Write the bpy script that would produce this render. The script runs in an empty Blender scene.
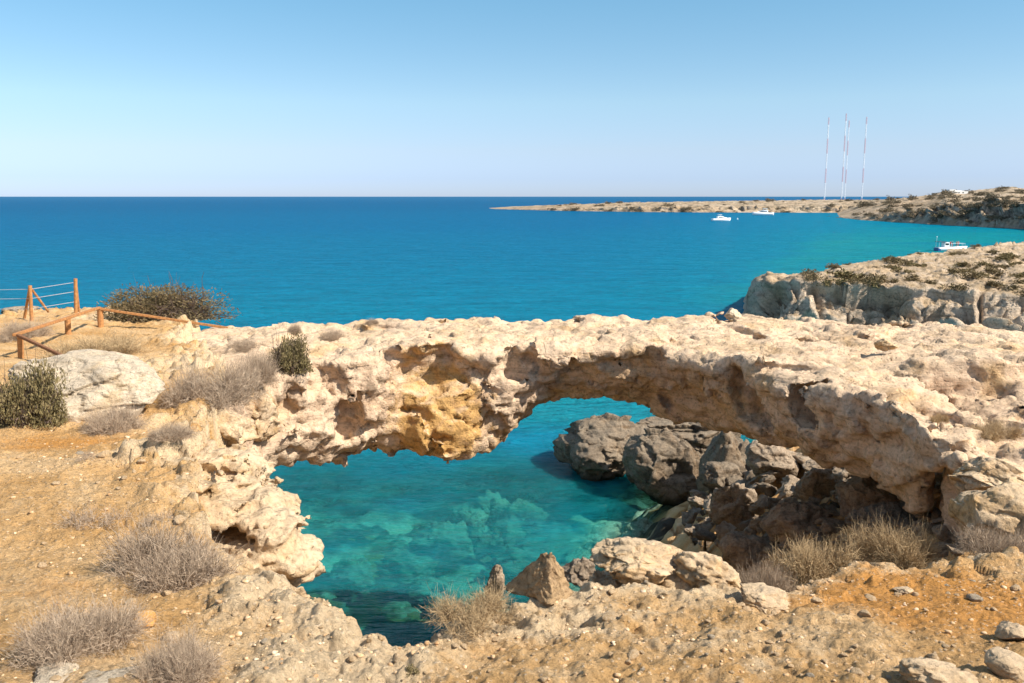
import bpy, bmesh, math, random
import numpy as np
from mathutils import Vector, Matrix

random.seed(7)
RNG = np.random.default_rng(7)
S = bpy.context.scene
COL = S.collection
R = math.radians

# ------------------------------------------------------------------ camera, sky, sun, exposure
FPX, CX, CY = 887.0, 512.0, 341.5
CAM_H = 15.0
PITCH = math.atan((341.5 - 196.3) / FPX)
cam = bpy.data.cameras.new("camera")
cam.sensor_width = 36.0
cam.lens = FPX * 36.0 / 1024.0
cam.clip_start, cam.clip_end = 0.05, 60000
camo = bpy.data.objects.new("camera", cam)
COL.objects.link(camo)
camo.location = (0, 0, CAM_H)
camo.rotation_euler = (math.pi / 2 - PITCH, 0, 0)
S.camera = camo

SUN_DIR = Vector((0.68, -0.30, 0.70)).normalized()          # towards the sun
SUN_EL = math.asin(SUN_DIR.z)
SUN_AZ = math.atan2(SUN_DIR.x, SUN_DIR.y)                     # from +Y towards +X
w = bpy.data.worlds.new("World")
S.world = w
w.use_nodes = True
wn, wl = w.node_tree.nodes, w.node_tree.links
bg = wn["Background"]
sky = wn.new("ShaderNodeTexSky")
sky.sky_type = 'NISHITA'
sky.sun_disc = False
sky.sun_elevation = SUN_EL
sky.sun_rotation = SUN_AZ
sky.altitude = 0
sky.air_density, sky.dust_density, sky.ozone_density = 0.6, 0.3, 3.0
# sky tint by height above the horizon; unseen overhead part brightened as fill light
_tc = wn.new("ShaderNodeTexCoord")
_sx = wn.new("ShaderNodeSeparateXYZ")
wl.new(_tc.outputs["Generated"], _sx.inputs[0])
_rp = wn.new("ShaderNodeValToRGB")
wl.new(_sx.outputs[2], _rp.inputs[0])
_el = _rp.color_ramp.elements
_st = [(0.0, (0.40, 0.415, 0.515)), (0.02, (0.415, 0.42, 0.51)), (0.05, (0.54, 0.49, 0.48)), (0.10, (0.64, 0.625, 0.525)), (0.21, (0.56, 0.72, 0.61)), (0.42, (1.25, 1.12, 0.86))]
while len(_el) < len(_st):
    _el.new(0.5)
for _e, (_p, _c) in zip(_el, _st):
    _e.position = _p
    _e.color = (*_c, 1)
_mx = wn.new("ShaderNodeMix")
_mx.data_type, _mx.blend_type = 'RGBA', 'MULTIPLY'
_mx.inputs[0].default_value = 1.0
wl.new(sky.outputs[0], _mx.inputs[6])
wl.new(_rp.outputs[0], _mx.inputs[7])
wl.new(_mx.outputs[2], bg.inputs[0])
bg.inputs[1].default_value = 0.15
sun = bpy.data.lights.new("sun", 'SUN')
sun.energy = 3.8
sun.angle = R(0.55)
sun.color = (1.0, 0.935, 0.83)
suno = bpy.data.objects.new("sun", sun)
COL.objects.link(suno)
suno.rotation_euler = (-SUN_DIR).to_track_quat('-Z', 'Y').to_euler()
S.view_settings.view_transform = 'Standard'
S.view_settings.look = 'None'
S.view_settings.exposure = 1.02
S.view_settings.gamma = 1
S.view_settings.use_curve_mapping = False
S.cycles.max_bounces = 8
S.cycles.transparent_max_bounces = 12

# ------------------------------------------------------------------ numpy noise
_P = np.random.default_rng(99).permutation(256).astype(np.int32)
_P = np.concatenate([_P, _P, _P])
_g = np.random.default_rng(5).normal(size=(256, 3))
_G = (_g / np.linalg.norm(_g, axis=1)[:, None]).astype(np.float32)


def perlin(p, s=1.0, off=0.0):
    """gradient noise, p (N,3) metres, s = feature size; about -1..1"""
    q = (p / s + off).astype(np.float32)
    i = np.floor(q).astype(np.int32)
    f = q - i
    u = f * f * f * (f * (f * 6 - 15) + 10)
    i &= 255
    out = 0
    for dx in (0, 1):
        wx = u[:, 0] if dx else 1 - u[:, 0]
        hx = _P[i[:, 0] + dx]
        for dy in (0, 1):
            wy = u[:, 1] if dy else 1 - u[:, 1]
            hy = _P[hx + i[:, 1] + dy]
            for dz in (0, 1):
                wz = u[:, 2] if dz else 1 - u[:, 2]
                g = _G[_P[hy + i[:, 2] + dz]]
                d = g[:, 0] * (f[:, 0] - dx) + g[:, 1] * (f[:, 1] - dy) + g[:, 2] * (f[:, 2] - dz)
                out = out + wx * wy * wz * d
    return out * 1.6


def fbm(p, s=1.0, octs=4, gain=0.5, off=0.0):
    a, t = 1.0, 0
    for k in range(octs):
        t = t + a * perlin(p, s, off + 17.3 * k)
        s *= 0.49
        a *= gain
    return t


def ridged(p, s=1.0, octs=3, off=0.0):
    a, t = 1.0, 0
    for k in range(octs):
        t = t + a * (1 - 2 * np.abs(perlin(p, s, off + 9.7 * k)))
        s *= 0.47
        a *= 0.5
    return t


def worley(p, s=1.0, off=0):
    """returns F1, F2 of cell noise and a random value of the nearest cell"""
    q = (p / s + 500 + off).astype(np.float32)
    i = np.floor(q).astype(np.int32)
    f1 = np.full(len(p), 9., np.float32)
    f2 = np.full(len(p), 9., np.float32)
    cv = np.zeros(len(p), np.float32)
    for dx in (-1, 0, 1):
        for dy in (-1, 0, 1):
            for dz in (-1, 0, 1):
                c = i + np.array((dx, dy, dz))
                cc = c & 255
                h = _P[_P[_P[cc[:, 0]] + cc[:, 1]] + cc[:, 2]]
                pt = c + 0.5 + 0.45 * np.stack([_G[h, 0], _G[h, 1], _G[h, 2]], 1)
                d = np.linalg.norm(pt - q, axis=1)
                n = d < f1
                f2 = np.where(n, f1, np.minimum(f2, d))
                cv = np.where(n, h / 255.0, cv)
                f1 = np.where(n, d, f1)
    return f1, f2, cv


def facets(p, s=1.0, tilt=0.9, off=0):
    """broken rock: every cell is a tilted plane of its own; also returns the distance to the joint between cells"""
    q = (p / s + 300 + off).astype(np.float32)
    i = np.floor(q - 0.5).astype(np.int32)
    f1 = np.full(len(p), 9., np.float32)
    f2 = np.full(len(p), 9., np.float32)
    val = np.zeros(len(p), np.float32)
    for dx in (0, 1):
        for dy in (0, 1):
            for dz in (0, 1):
                c = i + np.array((dx, dy, dz))
                cc = c & 255
                h = _P[_P[_P[cc[:, 0]] + cc[:, 1]] + cc[:, 2]]
                v = q - (c + 0.5 + 0.36 * _G[h])
                d = np.sqrt((v * v).sum(1))
                n = d < f1
                f2 = np.where(n, f1, np.minimum(f2, d))
                val = np.where(n, h / 255.0 - 0.5 + tilt * (v * _G[(h * 7 + 13) & 255]).sum(1), val)
                f1 = np.where(n, d, f1)
    return val, f2 - f1


def P3(x, y, z=0.0):
    x = np.asarray(x, float)
    return np.stack([x.ravel(), np.broadcast_to(y, x.shape).ravel(), np.broadcast_to(z, x.shape).ravel()], 1)


def sstep(a, b, x):
    t = np.clip((x - a) / (b - a), 0, 1)
    return t * t * (3 - 2 * t)


# ------------------------------------------------------------------ pixel <-> place
def ray(u, v):
    a = (u - CX) / FPX
    b = -(v - CY) / FPX
    return Vector((a, math.cos(PITCH) + b * math.sin(PITCH), -math.sin(PITCH) + b * math.cos(PITCH)))


def at(u, v, Y):
    d = ray(u, v)
    return Vector((0, 0, CAM_H)) + d * (Y / d.y)


def at_z(u, v, z):
    d = ray(u, v)
    return Vector((0, 0, CAM_H)) + d * ((z - CAM_H) / d.z)


# ------------------------------------------------------------------ mesh helpers
def mesh_np(name, V, F, mat=None, parent=None, smooth=True, link=True):
    me = bpy.data.meshes.new(name)
    V = np.asarray(V, np.float32)
    me.vertices.add(len(V))
    me.vertices.foreach_set("co", V.ravel())
    faces = F if isinstance(F, (list, tuple)) else [F]
    faces = [np.asarray(f, np.int32) for f in faces if len(f)]
    idx = np.concatenate([f.ravel() for f in faces])
    tot = np.concatenate([np.full(len(f), f.shape[1], np.int32) for f in faces])
    st = np.concatenate([[0], np.cumsum(tot)[:-1]]).astype(np.int32)
    me.loops.add(len(idx))
    me.loops.foreach_set("vertex_index", idx)
    me.polygons.add(len(tot))
    me.polygons.foreach_set("loop_start", st)
    me.update(calc_edges=True)
    if smooth:
        me.polygons.foreach_set("use_smooth", np.ones(len(tot), bool))
    if mat:
        for m in (mat if isinstance(mat, (list, tuple)) else [mat]):
            me.materials.append(m)
    o = bpy.data.objects.new(name, me)
    if link:
        COL.objects.link(o)
    if parent:
        o.parent = parent
    return o


def attr(o, name, vals):
    a = o.data.attributes.new(name, 'FLOAT', 'POINT')
    a.data.foreach_set("value", np.asarray(vals, np.float32))


def grid_faces(n, m):
    i = np.arange(n * m).reshape(n, m)
    return np.stack([i[:-1, :-1].ravel(), i[1:, :-1].ravel(), i[1:, 1:].ravel(), i[:-1, 1:].ravel()], 1)


class MB:
    """collects simple shapes into one mesh"""
    def __init__(s):
        s.bm = bmesh.new()

    def box(s, c, size, rot=None, bevel=0.0):
        r = bmesh.ops.create_cube(s.bm, size=1)
        vs = r['verts']
        M = Matrix.Translation(c) @ (rot.to_4x4() if rot else Matrix()) @ Matrix.Diagonal((*size, 1))
        bmesh.ops.transform(s.bm, matrix=M, verts=vs)
        if bevel:
            es = list({e for v in vs for e in v.link_edges})
            bmesh.ops.bevel(s.bm, geom=es, offset=bevel, segments=2, affect='EDGES')

    def bar(s, a, b, r, r2=None, seg=10):
        a, b = Vector(a), Vector(b)
        d = b - a
        q = d.to_track_quat('Z', 'Y')
        M = Matrix.Translation((a + b) / 2) @ q.to_matrix().to_4x4()
        bmesh.ops.create_cone(s.bm, cap_ends=True, segments=seg, radius1=r, radius2=r if r2 is None else r2, depth=d.length, matrix=M)

    def loft(s, secs, cap=True):
        rings = [[s.bm.verts.new(p) for p in sec] for sec in secs]
        n = len(rings[0])
        for A, B in zip(rings, rings[1:]):
            for k in range(n):
                s.bm.faces.new((A[k], A[(k + 1) % n], B[(k + 1) % n], B[k]))
        if cap:
            s.bm.faces.new(rings[0][::-1])
            s.bm.faces.new(rings[-1])

    def build(s, name, mat, parent=None, smooth=False):
        bmesh.ops.recalc_face_normals(s.bm, faces=s.bm.faces)
        me = bpy.data.meshes.new(name)
        s.bm.to_mesh(me)
        s.bm.free()
        if smooth:
            for p in me.polygons:
                p.use_smooth = True
        me.materials.append(mat)
        o = bpy.data.objects.new(name, me)
        COL.objects.link(o)
        if parent:
            o.parent = parent
        return o


def tag(o, label=None, cat=None, group=None, kind=None):
    if label: o["label"] = label
    if cat: o["category"] = cat
    if group: o["group"] = group
    if kind: o["kind"] = kind
    return o


def empty(name, loc, rz=0.0):
    o = bpy.data.objects.new(name, None)
    COL.objects.link(o)
    o.location = loc
    o.rotation_euler = (0, 0, rz)
    return o


def copy_tree(o, parent=None):
    c = o.copy()
    COL.objects.link(c)
    if parent:
        c.parent = parent
    for ch in [x for x in list(COL.objects) if x.parent == o]:
        copy_tree(ch, c)
    return c


def surface_nets(F, org, h):
    nx, ny, nz = F.shape
    ins = F < 0
    c = np.zeros((nx - 1, ny - 1, nz - 1), np.int8)
    for a in (0, 1):
        for b in (0, 1):
            for d in (0, 1):
                c += ins[a:nx - 1 + a, b:ny - 1 + b, d:nz - 1 + d]
    mix = (c > 0) & (c < 8)
    I = np.argwhere(mix)
    idm = -np.ones(mix.shape, np.int32)
    idm[mix] = np.arange(len(I))
    acc = np.zeros((len(I), 3))
    cnt = np.zeros(len(I))
    corners = [(a, b, d) for a in (0, 1) for b in (0, 1) for d in (0, 1)]
    for p in corners:
        for ax in range(3):
            if p[ax]:
                continue
            q = list(p)
            q[ax] = 1
            fa = F[I[:, 0] + p[0], I[:, 1] + p[1], I[:, 2] + p[2]]
            fb = F[I[:, 0] + q[0], I[:, 1] + q[1], I[:, 2] + q[2]]
            m = (fa < 0) != (fb < 0)
            t = np.where(m, fa / np.where(m, fa - fb, 1), 0)
            for k in range(3):
                acc[:, k] += np.where(m, p[k] + (t if k == ax else 0), 0)
            cnt += m
    V = (I + acc / cnt[:, None]) * h + np.array(org)
    quads = []
    for ax in range(3):
        b, d = [(1, 2), (2, 0), (0, 1)][ax]
        sl0 = [slice(None)] * 3
        sl1 = [slice(None)] * 3
        sl0[ax] = slice(0, -1)
        sl1[ax] = slice(1, None)
        A, B = ins[tuple(sl0)], ins[tuple(sl1)]
        E = np.argwhere(A != B)
        E = E[(E[:, b] > 0) & (E[:, d] > 0) & (E[:, b] < F.shape[b] - 1) & (E[:, d] < F.shape[d] - 1)]
        s0 = ins[E[:, 0], E[:, 1], E[:, 2]]
        def cell(ob, od):
            e = E.copy()
            e[:, b] -= ob
            e[:, d] -= od
            return idm[e[:, 0], e[:, 1], e[:, 2]]
        q = np.stack([cell(1, 1), cell(0, 1), cell(0, 0), cell(1, 0)], 1)
        q[~s0] = q[~s0][:, ::-1]
        quads.append(q)
    return V, np.concatenate(quads)


def smooth_np(V, F, it=2, k=0.6):
    a = np.concatenate([F[:, i] for i in range(F.shape[1])] * 2)
    b = np.concatenate([np.roll(F, -1, 1)[:, i] for i in range(F.shape[1])] + [np.roll(F, 1, 1)[:, i] for i in range(F.shape[1])])
    c = np.maximum(np.bincount(a, minlength=len(V)), 1)
    for _ in range(it):
        m = np.stack([np.bincount(a, V[b, q], len(V)) for q in range(3)], 1) / c[:, None]
        V = V + k * (m - V)
    return V


def largest_piece(V, F):
    l = np.arange(len(V))
    a = np.concatenate([F[:, 0], F[:, 1], F[:, 2]])
    b = np.concatenate([F[:, 1], F[:, 2], F[:, 3]])
    while True:
        m = np.minimum(l[a], l[b])
        n = l.copy()
        np.minimum.at(n, a, m)
        np.minimum.at(n, b, m)
        n = n[n]
        if (n == l).all():
            break
        l = n
    keep = l == np.bincount(l).argmax()
    new = np.cumsum(keep) - 1
    return V[keep], new[F[keep[F[:, 0]]]]


def vnormals(V, F):
    n = np.cross(V[F[:, 2]] - V[F[:, 0]], V[F[:, -1]] - V[F[:, 1]])
    N = np.zeros_like(V)
    for k in range(F.shape[1]):
        for a in range(3):
            N[:, a] += np.bincount(F[:, k], n[:, a], len(V))
    return N / np.maximum(np.linalg.norm(N, axis=1), 1e-9)[:, None]


# ------------------------------------------------------------------ materials
class NT:
    def __init__(s, name):
        s.m = bpy.data.materials.new(name)
        s.m.use_nodes = True
        s.t = s.m.node_tree
        s.n, s.l = s.t.nodes, s.t.links
        s.bsdf = s.n["Principled BSDF"]
        s.out = s.n["Material Output"]
        s.bsdf.inputs["Roughness"].default_value = 0.9
        s.bsdf.inputs["Specular IOR Level"].default_value = 0.2

    def node(s, t, **k):
        n = s.n.new(t)
        for a, b in k.items():
            setattr(n, a, b)
        return n

    def put(s, sock, v):
        if hasattr(v, 'is_linked'):
            s.l.new(v, sock)
        else:
            sock.default_value = v

    def coord(s, kind="Object"):
        return s.node("ShaderNodeTexCoord").outputs[kind]

    def mapping(s, vec, scale=(1, 1, 1), rot=(0, 0, 0), loc=(0, 0, 0)):
        n = s.node("ShaderNodeMapping")
        s.l.new(vec, n.inputs[0])
        n.inputs["Scale"].default_value = scale
        n.inputs["Rotation"].default_value = rot
        n.inputs["Location"].default_value = loc
        return n.outputs[0]

    def noise(s, vec, scale, detail=6, rough=0.6, dist=0.0):
        n = s.node("ShaderNodeTexNoise")
        s.l.new(vec, n.inputs["Vector"])
        n.inputs["Scale"].default_value = scale
        n.inputs["Detail"].default_value = detail
        n.inputs["Roughness"].default_value = rough
        n.inputs["Distortion"].default_value = dist
        return n.outputs["Fac"]

    def voro(s, vec, scale, feature='F1', rnd=1.0):
        n = s.node("ShaderNodeTexVoronoi", feature=feature)
        s.l.new(vec, n.inputs["Vector"])
        n.inputs["Scale"].default_value = scale
        n.inputs["Randomness"].default_value = rnd
        return n.outputs["Distance"]

    def ramp(s, fac, stops):
        n = s.node("ShaderNodeValToRGB")
        s.l.new(fac, n.inputs[0])
        e = n.color_ramp.elements
        while len(e) < len(stops):
            e.new(0.5)
        for el, (p, c) in zip(e, stops):
            el.position = p
            el.color = (*c, 1) if not isinstance(c, (int, float)) else (c, c, c, 1)
        return n.outputs[0]

    def mix(s, fac, a, b, mode='MIX'):
        n = s.node("ShaderNodeMix", data_type='RGBA', blend_type=mode)
        s.put(n.inputs[0], fac)
        s.put(n.inputs[6], a if hasattr(a, 'is_linked') else (*a, 1))
        s.put(n.inputs[7], b if hasattr(b, 'is_linked') else (*b, 1))
        return n.outputs[2]

    def math(s, op, a, b=0.0, clamp=False):
        n = s.node("ShaderNodeMath", operation=op, use_clamp=clamp)
        s.put(n.inputs[0], a)
        s.put(n.inputs[1], b)
        return n.outputs[0]

    def attr(s, name):
        return s.node("ShaderNodeAttribute", attribute_name=name).outputs["Fac"]

    def bump(s, h, strength=0.5, dist=0.05, prev=None):
        n = s.node("ShaderNodeBump")
        n.inputs["Strength"].default_value = strength
        n.inputs["Distance"].default_value = dist
        s.l.new(h, n.inputs["Height"])
        if prev:
            s.l.new(prev, n.inputs["Normal"])
        return n.outputs[0]

    def finish(s, col=None, normal=None, rough=None):
        if col is not None:
            s.put(s.bsdf.inputs["Base Color"], col if hasattr(col, 'is_linked') else (*col, 1))
        if normal is not None:
            s.l.new(normal, s.bsdf.inputs["Normal"])
        if rough is not None:
            s.put(s.bsdf.inputs["Roughness"], rough)
        return s.m


def rock_mat(name, pale, tan, stain, dark, sc=1.0, stain_amt=0.5, top=None, bump=0.6, wet=False):
    t = NT(name)
    v = t.coord()
    a = t.noise(v, 0.45 * sc, 8, 0.62, 0.4)
    c = t.ramp(a, [(0.34, tan), (0.56, pale)])
    b = t.noise(t.mapping(v, (1, 1, 0.75), loc=(7, 3, 1)), 0.62 * sc, 7, 0.6, 0.8)
    c = t.mix(t.math('MULTIPLY', t.ramp(b, [(0.50, 0.0), (0.64, 1.0)]), stain_amt), c, stain)
    oc = t.math('ADD', t.math('MULTIPLY', t.attr("ochre"), 1.1), t.math('MULTIPLY', t.math('SUBTRACT', t.noise(t.mapping(v, loc=(5, 1, 2)), 2.4 * sc, 8, 0.65), 0.5), 1.6))
    c = t.mix(t.ramp(oc, [(0.36, 0.0), (0.78, 0.85)]), c, (0.56, 0.31, 0.085)) if name == "limestone_bridge" else c
    # weathered dark patches and pits
    d = t.noise(t.mapping(v, loc=(1, 9, 4)), 1.7 * sc, 9, 0.68, 0.2)
    c = t.mix(t.math('MULTIPLY', t.ramp(d, [(0.53, 0.0), (0.68, 1.0)]), 0.62), c, dark)
    if top is not None:
        nz = t.node("ShaderNodeSeparateXYZ")
        t.l.new(t.node("ShaderNodeNewGeometry").outputs["Normal"], nz.inputs[0])
        e = t.noise(t.mapping(v, loc=(4, 4, 4)), 1.3 * sc, 8, 0.65)
        f = t.math('MULTIPLY', t.ramp(nz.outputs[2], [(0.45, 0.0), (0.85, 1.0)]), t.ramp(e, [(0.35, 0.15), (0.6, 0.9)]))
        c = t.mix(f, c, top)
    bd = t.noise(t.mapping(v, (0.35, 0.35, 4.5)), 1.1 * sc, 6, 0.65, 0.5)
    c = t.mix(1.0, c, t.ramp(bd, [(0.34, 0.70), (0.46, 1.0), (0.7, 1.08)]), 'MULTIPLY')
    f = t.noise(v, 9 * sc, 8, 0.7)
    c = t.mix(1.0, c, t.ramp(f, [(0.33, 0.62), (0.5, 1.0), (0.72, 1.18)]), 'MULTIPLY')
    pv = t.voro(v, 9 * sc)
    pits = t.ramp(pv, [(0.02, 0.0), (0.32, 1.0)])
    c = t.mix(1.0, c, t.ramp(pv, [(0.03, 0.6), (0.22, 1.0)]), 'MULTIPLY')
    wv = t.node("ShaderNodeVectorMath", operation='ADD')
    nn = t.node("ShaderNodeTexNoise")
    t.l.new(v, nn.inputs["Vector"])
    nn.inputs["Scale"].default_value = 2.2 * sc
    nn.inputs["Detail"].default_value = 5
    t.l.new(v, wv.inputs[0])
    sc2 = t.node("ShaderNodeVectorMath", operation='SCALE')
    t.l.new(nn.outputs["Color"], sc2.inputs[0])
    sc2.inputs["Scale"].default_value = 0.7 / sc
    t.l.new(sc2.outputs[0], wv.inputs[1])
    cr = t.voro(wv.outputs[0], 0.75 * sc, 'DISTANCE_TO_EDGE')
    crack = t.math('MAXIMUM', t.ramp(cr, [(0.0, 0.0), (0.03, 1.0)]), t.ramp(t.noise(t.mapping(v, loc=(2, 2, 8)), 0.9 * sc, 4), [(0.44, 0.0), (0.58, 1.0)]))
    c = t.mix(0.35, c, t.mix(1.0, c, crack, 'MULTIPLY'))
    if wet:
        g = t.node("ShaderNodeSeparateXYZ")
        t.l.new(t.node("ShaderNodeNewGeometry").outputs["Position"], g.inputs[0])
        wn_ = t.math('ADD', g.outputs[2], t.math('MULTIPLY', t.noise(v, 2.0, 5), 0.5))
        wm = t.ramp(wn_, [(0.35, 0.0), (0.75, 1.0)])
        c = t.mix(wm, (0.05, 0.045, 0.03), c)
    n1 = t.bump(t.noise(v, 3.2 * sc, 12, 0.72), bump, 0.22 / sc)
    n2 = t.bump(pits, bump * 0.8, 0.05 / sc, n1)
    n2b = t.bump(t.noise(v, 14 * sc, 8, 0.75), bump * .8, 0.06 / sc, n2)
    n2b = t.bump(bd, bump * .7, 0.12 / sc, n2b)
    n3 = t.bump(crack, bump * .6, 0.04 / sc, n2b)
    return t.finish(c, n3)


def plain(name, col, rough=0.6, var=0.15, sc=8.0, spec=0.3):
    t = NT(name)
    f = t.noise(t.coord(), sc, 5, 0.6)
    c = t.mix(1.0, col, t.ramp(f, [(0.3, 1 - var), (0.7, 1 + var)]), 'MULTIPLY')
    t.bsdf.inputs["Specular IOR Level"].default_value = spec
    return t.finish(c, rough=rough)


M = {}
M['arch'] = rock_mat("limestone_bridge", (0.71, 0.525, 0.36), (0.63, 0.44, 0.295), (0.56, 0.32, 0.10), (0.33, 0.20, 0.125),
                     1.0, 0.6, top=(0.68, 0.49, 0.315))
M['ledge'] = rock_mat("limestone_ledge", (0.64, 0.475, 0.31), (0.53, 0.355, 0.19), (0.53, 0.30, 0.10), (0.26, 0.16, 0.09), 1.8, 0.65,
                      top=(0.65, 0.485, 0.31))
M['pale'] = rock_mat("pale_limestone", (0.70, 0.565, 0.41), (0.60, 0.45, 0.29), (0.55, 0.35, 0.16), (0.36, 0.25, 0.15), 2.2, 0.5,
                     top=(0.71, 0.575, 0.415), bump=0.9)
M['grey'] = rock_mat("grey_sea_rock", (0.28, 0.215, 0.15), (0.15, 0.112, 0.078), (0.27, 0.17, 0.09), (0.07, 0.052, 0.04), 1.3, 0.5,
                     top=(0.30, 0.235, 0.165), bump=0.9, wet=True)
M['brown'] = rock_mat("tan_fallen_rock", (0.42, 0.32, 0.225), (0.27, 0.195, 0.135), (0.38, 0.22, 0.09), (0.11, 0.075, 0.05), 1.6, 0.5,
                      top=(0.44, 0.34, 0.24), bump=0.8)
M['cliff'] = rock_mat("grey_cliff", (0.68, 0.54, 0.40), (0.52, 0.40, 0.29), (0.50, 0.33, 0.18), (0.20, 0.15, 0.115), 0.4, 0.5,
                      top=(0.46, 0.32, 0.18), bump=0.9)
M['sub'] = rock_mat("underwater_rock", (0.48, 0.44, 0.34), (0.30, 0.27, 0.19), (0.2, 0.16, 0.09), (0.06, 0.05, 0.035), 1.2, 0.5, top=(0.55, 0.50, 0.38))


def ground_material():
    t = NT("dry_soil")
    v = t.coord()
    a = t.noise(v, 0.8, 9, 0.65, 0.3)
    c = t.ramp(a, [(0.32, (0.47, 0.255, 0.085)), (0.5, (0.58, 0.35, 0.15)), (0.68, (0.66, 0.455, 0.25))])
    so = t.math('ADD', t.attr("soil"), t.math('MULTIPLY', t.math('SUBTRACT', t.noise(v, 2.3, 8, 0.65), 0.5), 1.1), True)
    c = t.mix(t.ramp(so, [(0.35, 0.0), (0.8, 1.0)]), c, (0.56, 0.265, 0.07))
    st = t.math('ADD', t.attr("stony"), t.math('MULTIPLY', t.math('SUBTRACT', t.noise(v, 3.1, 9, 0.7), 0.5), 1.6), True)
    c = t.mix(t.ramp(st, [(0.4, 0.0), (0.75, 1.0)]), c, (0.66, 0.485, 0.295))
    f = t.noise(v, 22, 8, 0.75)
    c = t.mix(1.0, c, t.ramp(f, [(0.32, 0.62), (0.5, 1.0), (0.7, 1.2)]), 'MULTIPLY')
    vo = t.voro(v, 26)
    c = t.mix(t.ramp(vo, [(0.10, 0.6), (0.28, 0.0)]), c, (0.68, 0.55, 0.40))
    g = t.noise(v, 5.5, 9, 0.7)
    n1 = t.bump(g, 0.7, 0.09)
    n2 = t.bump(t.ramp(vo, [(0.05, 1.0), (0.45, 0.0)]), 0.7, 0.022, n1)
    n3 = t.bump(f, 0.6, 0.02, n2)
    return t.finish(c, n3)


M['ground'] = ground_material()


def seabed_material():
    t = NT("seabed")
    v = t.coord()
    a = t.noise(t.mapping(v, (0.7, 1, 1)), 0.32, 8, 0.6, 0.6)
    sh = t.attr("shallow")
    k = t.math('ADD', a, t.math('MULTIPLY', sh, 0.12))
    c = t.ramp(k, [(0.46, (0.74, 0.69, 0.53)), (0.52, (0.26, 0.22, 0.12)), (0.60, (0.05, 0.042, 0.028))])
    d = t.noise(v, 2.6, 8, 0.7)
    c = t.mix(1.0, c, t.ramp(d, [(0.3, 0.55), (0.65, 1.2)]), 'MULTIPLY')
    return t.finish(c, t.bump(d, 0.8, 0.2))


M['seabed'] = seabed_material()


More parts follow.
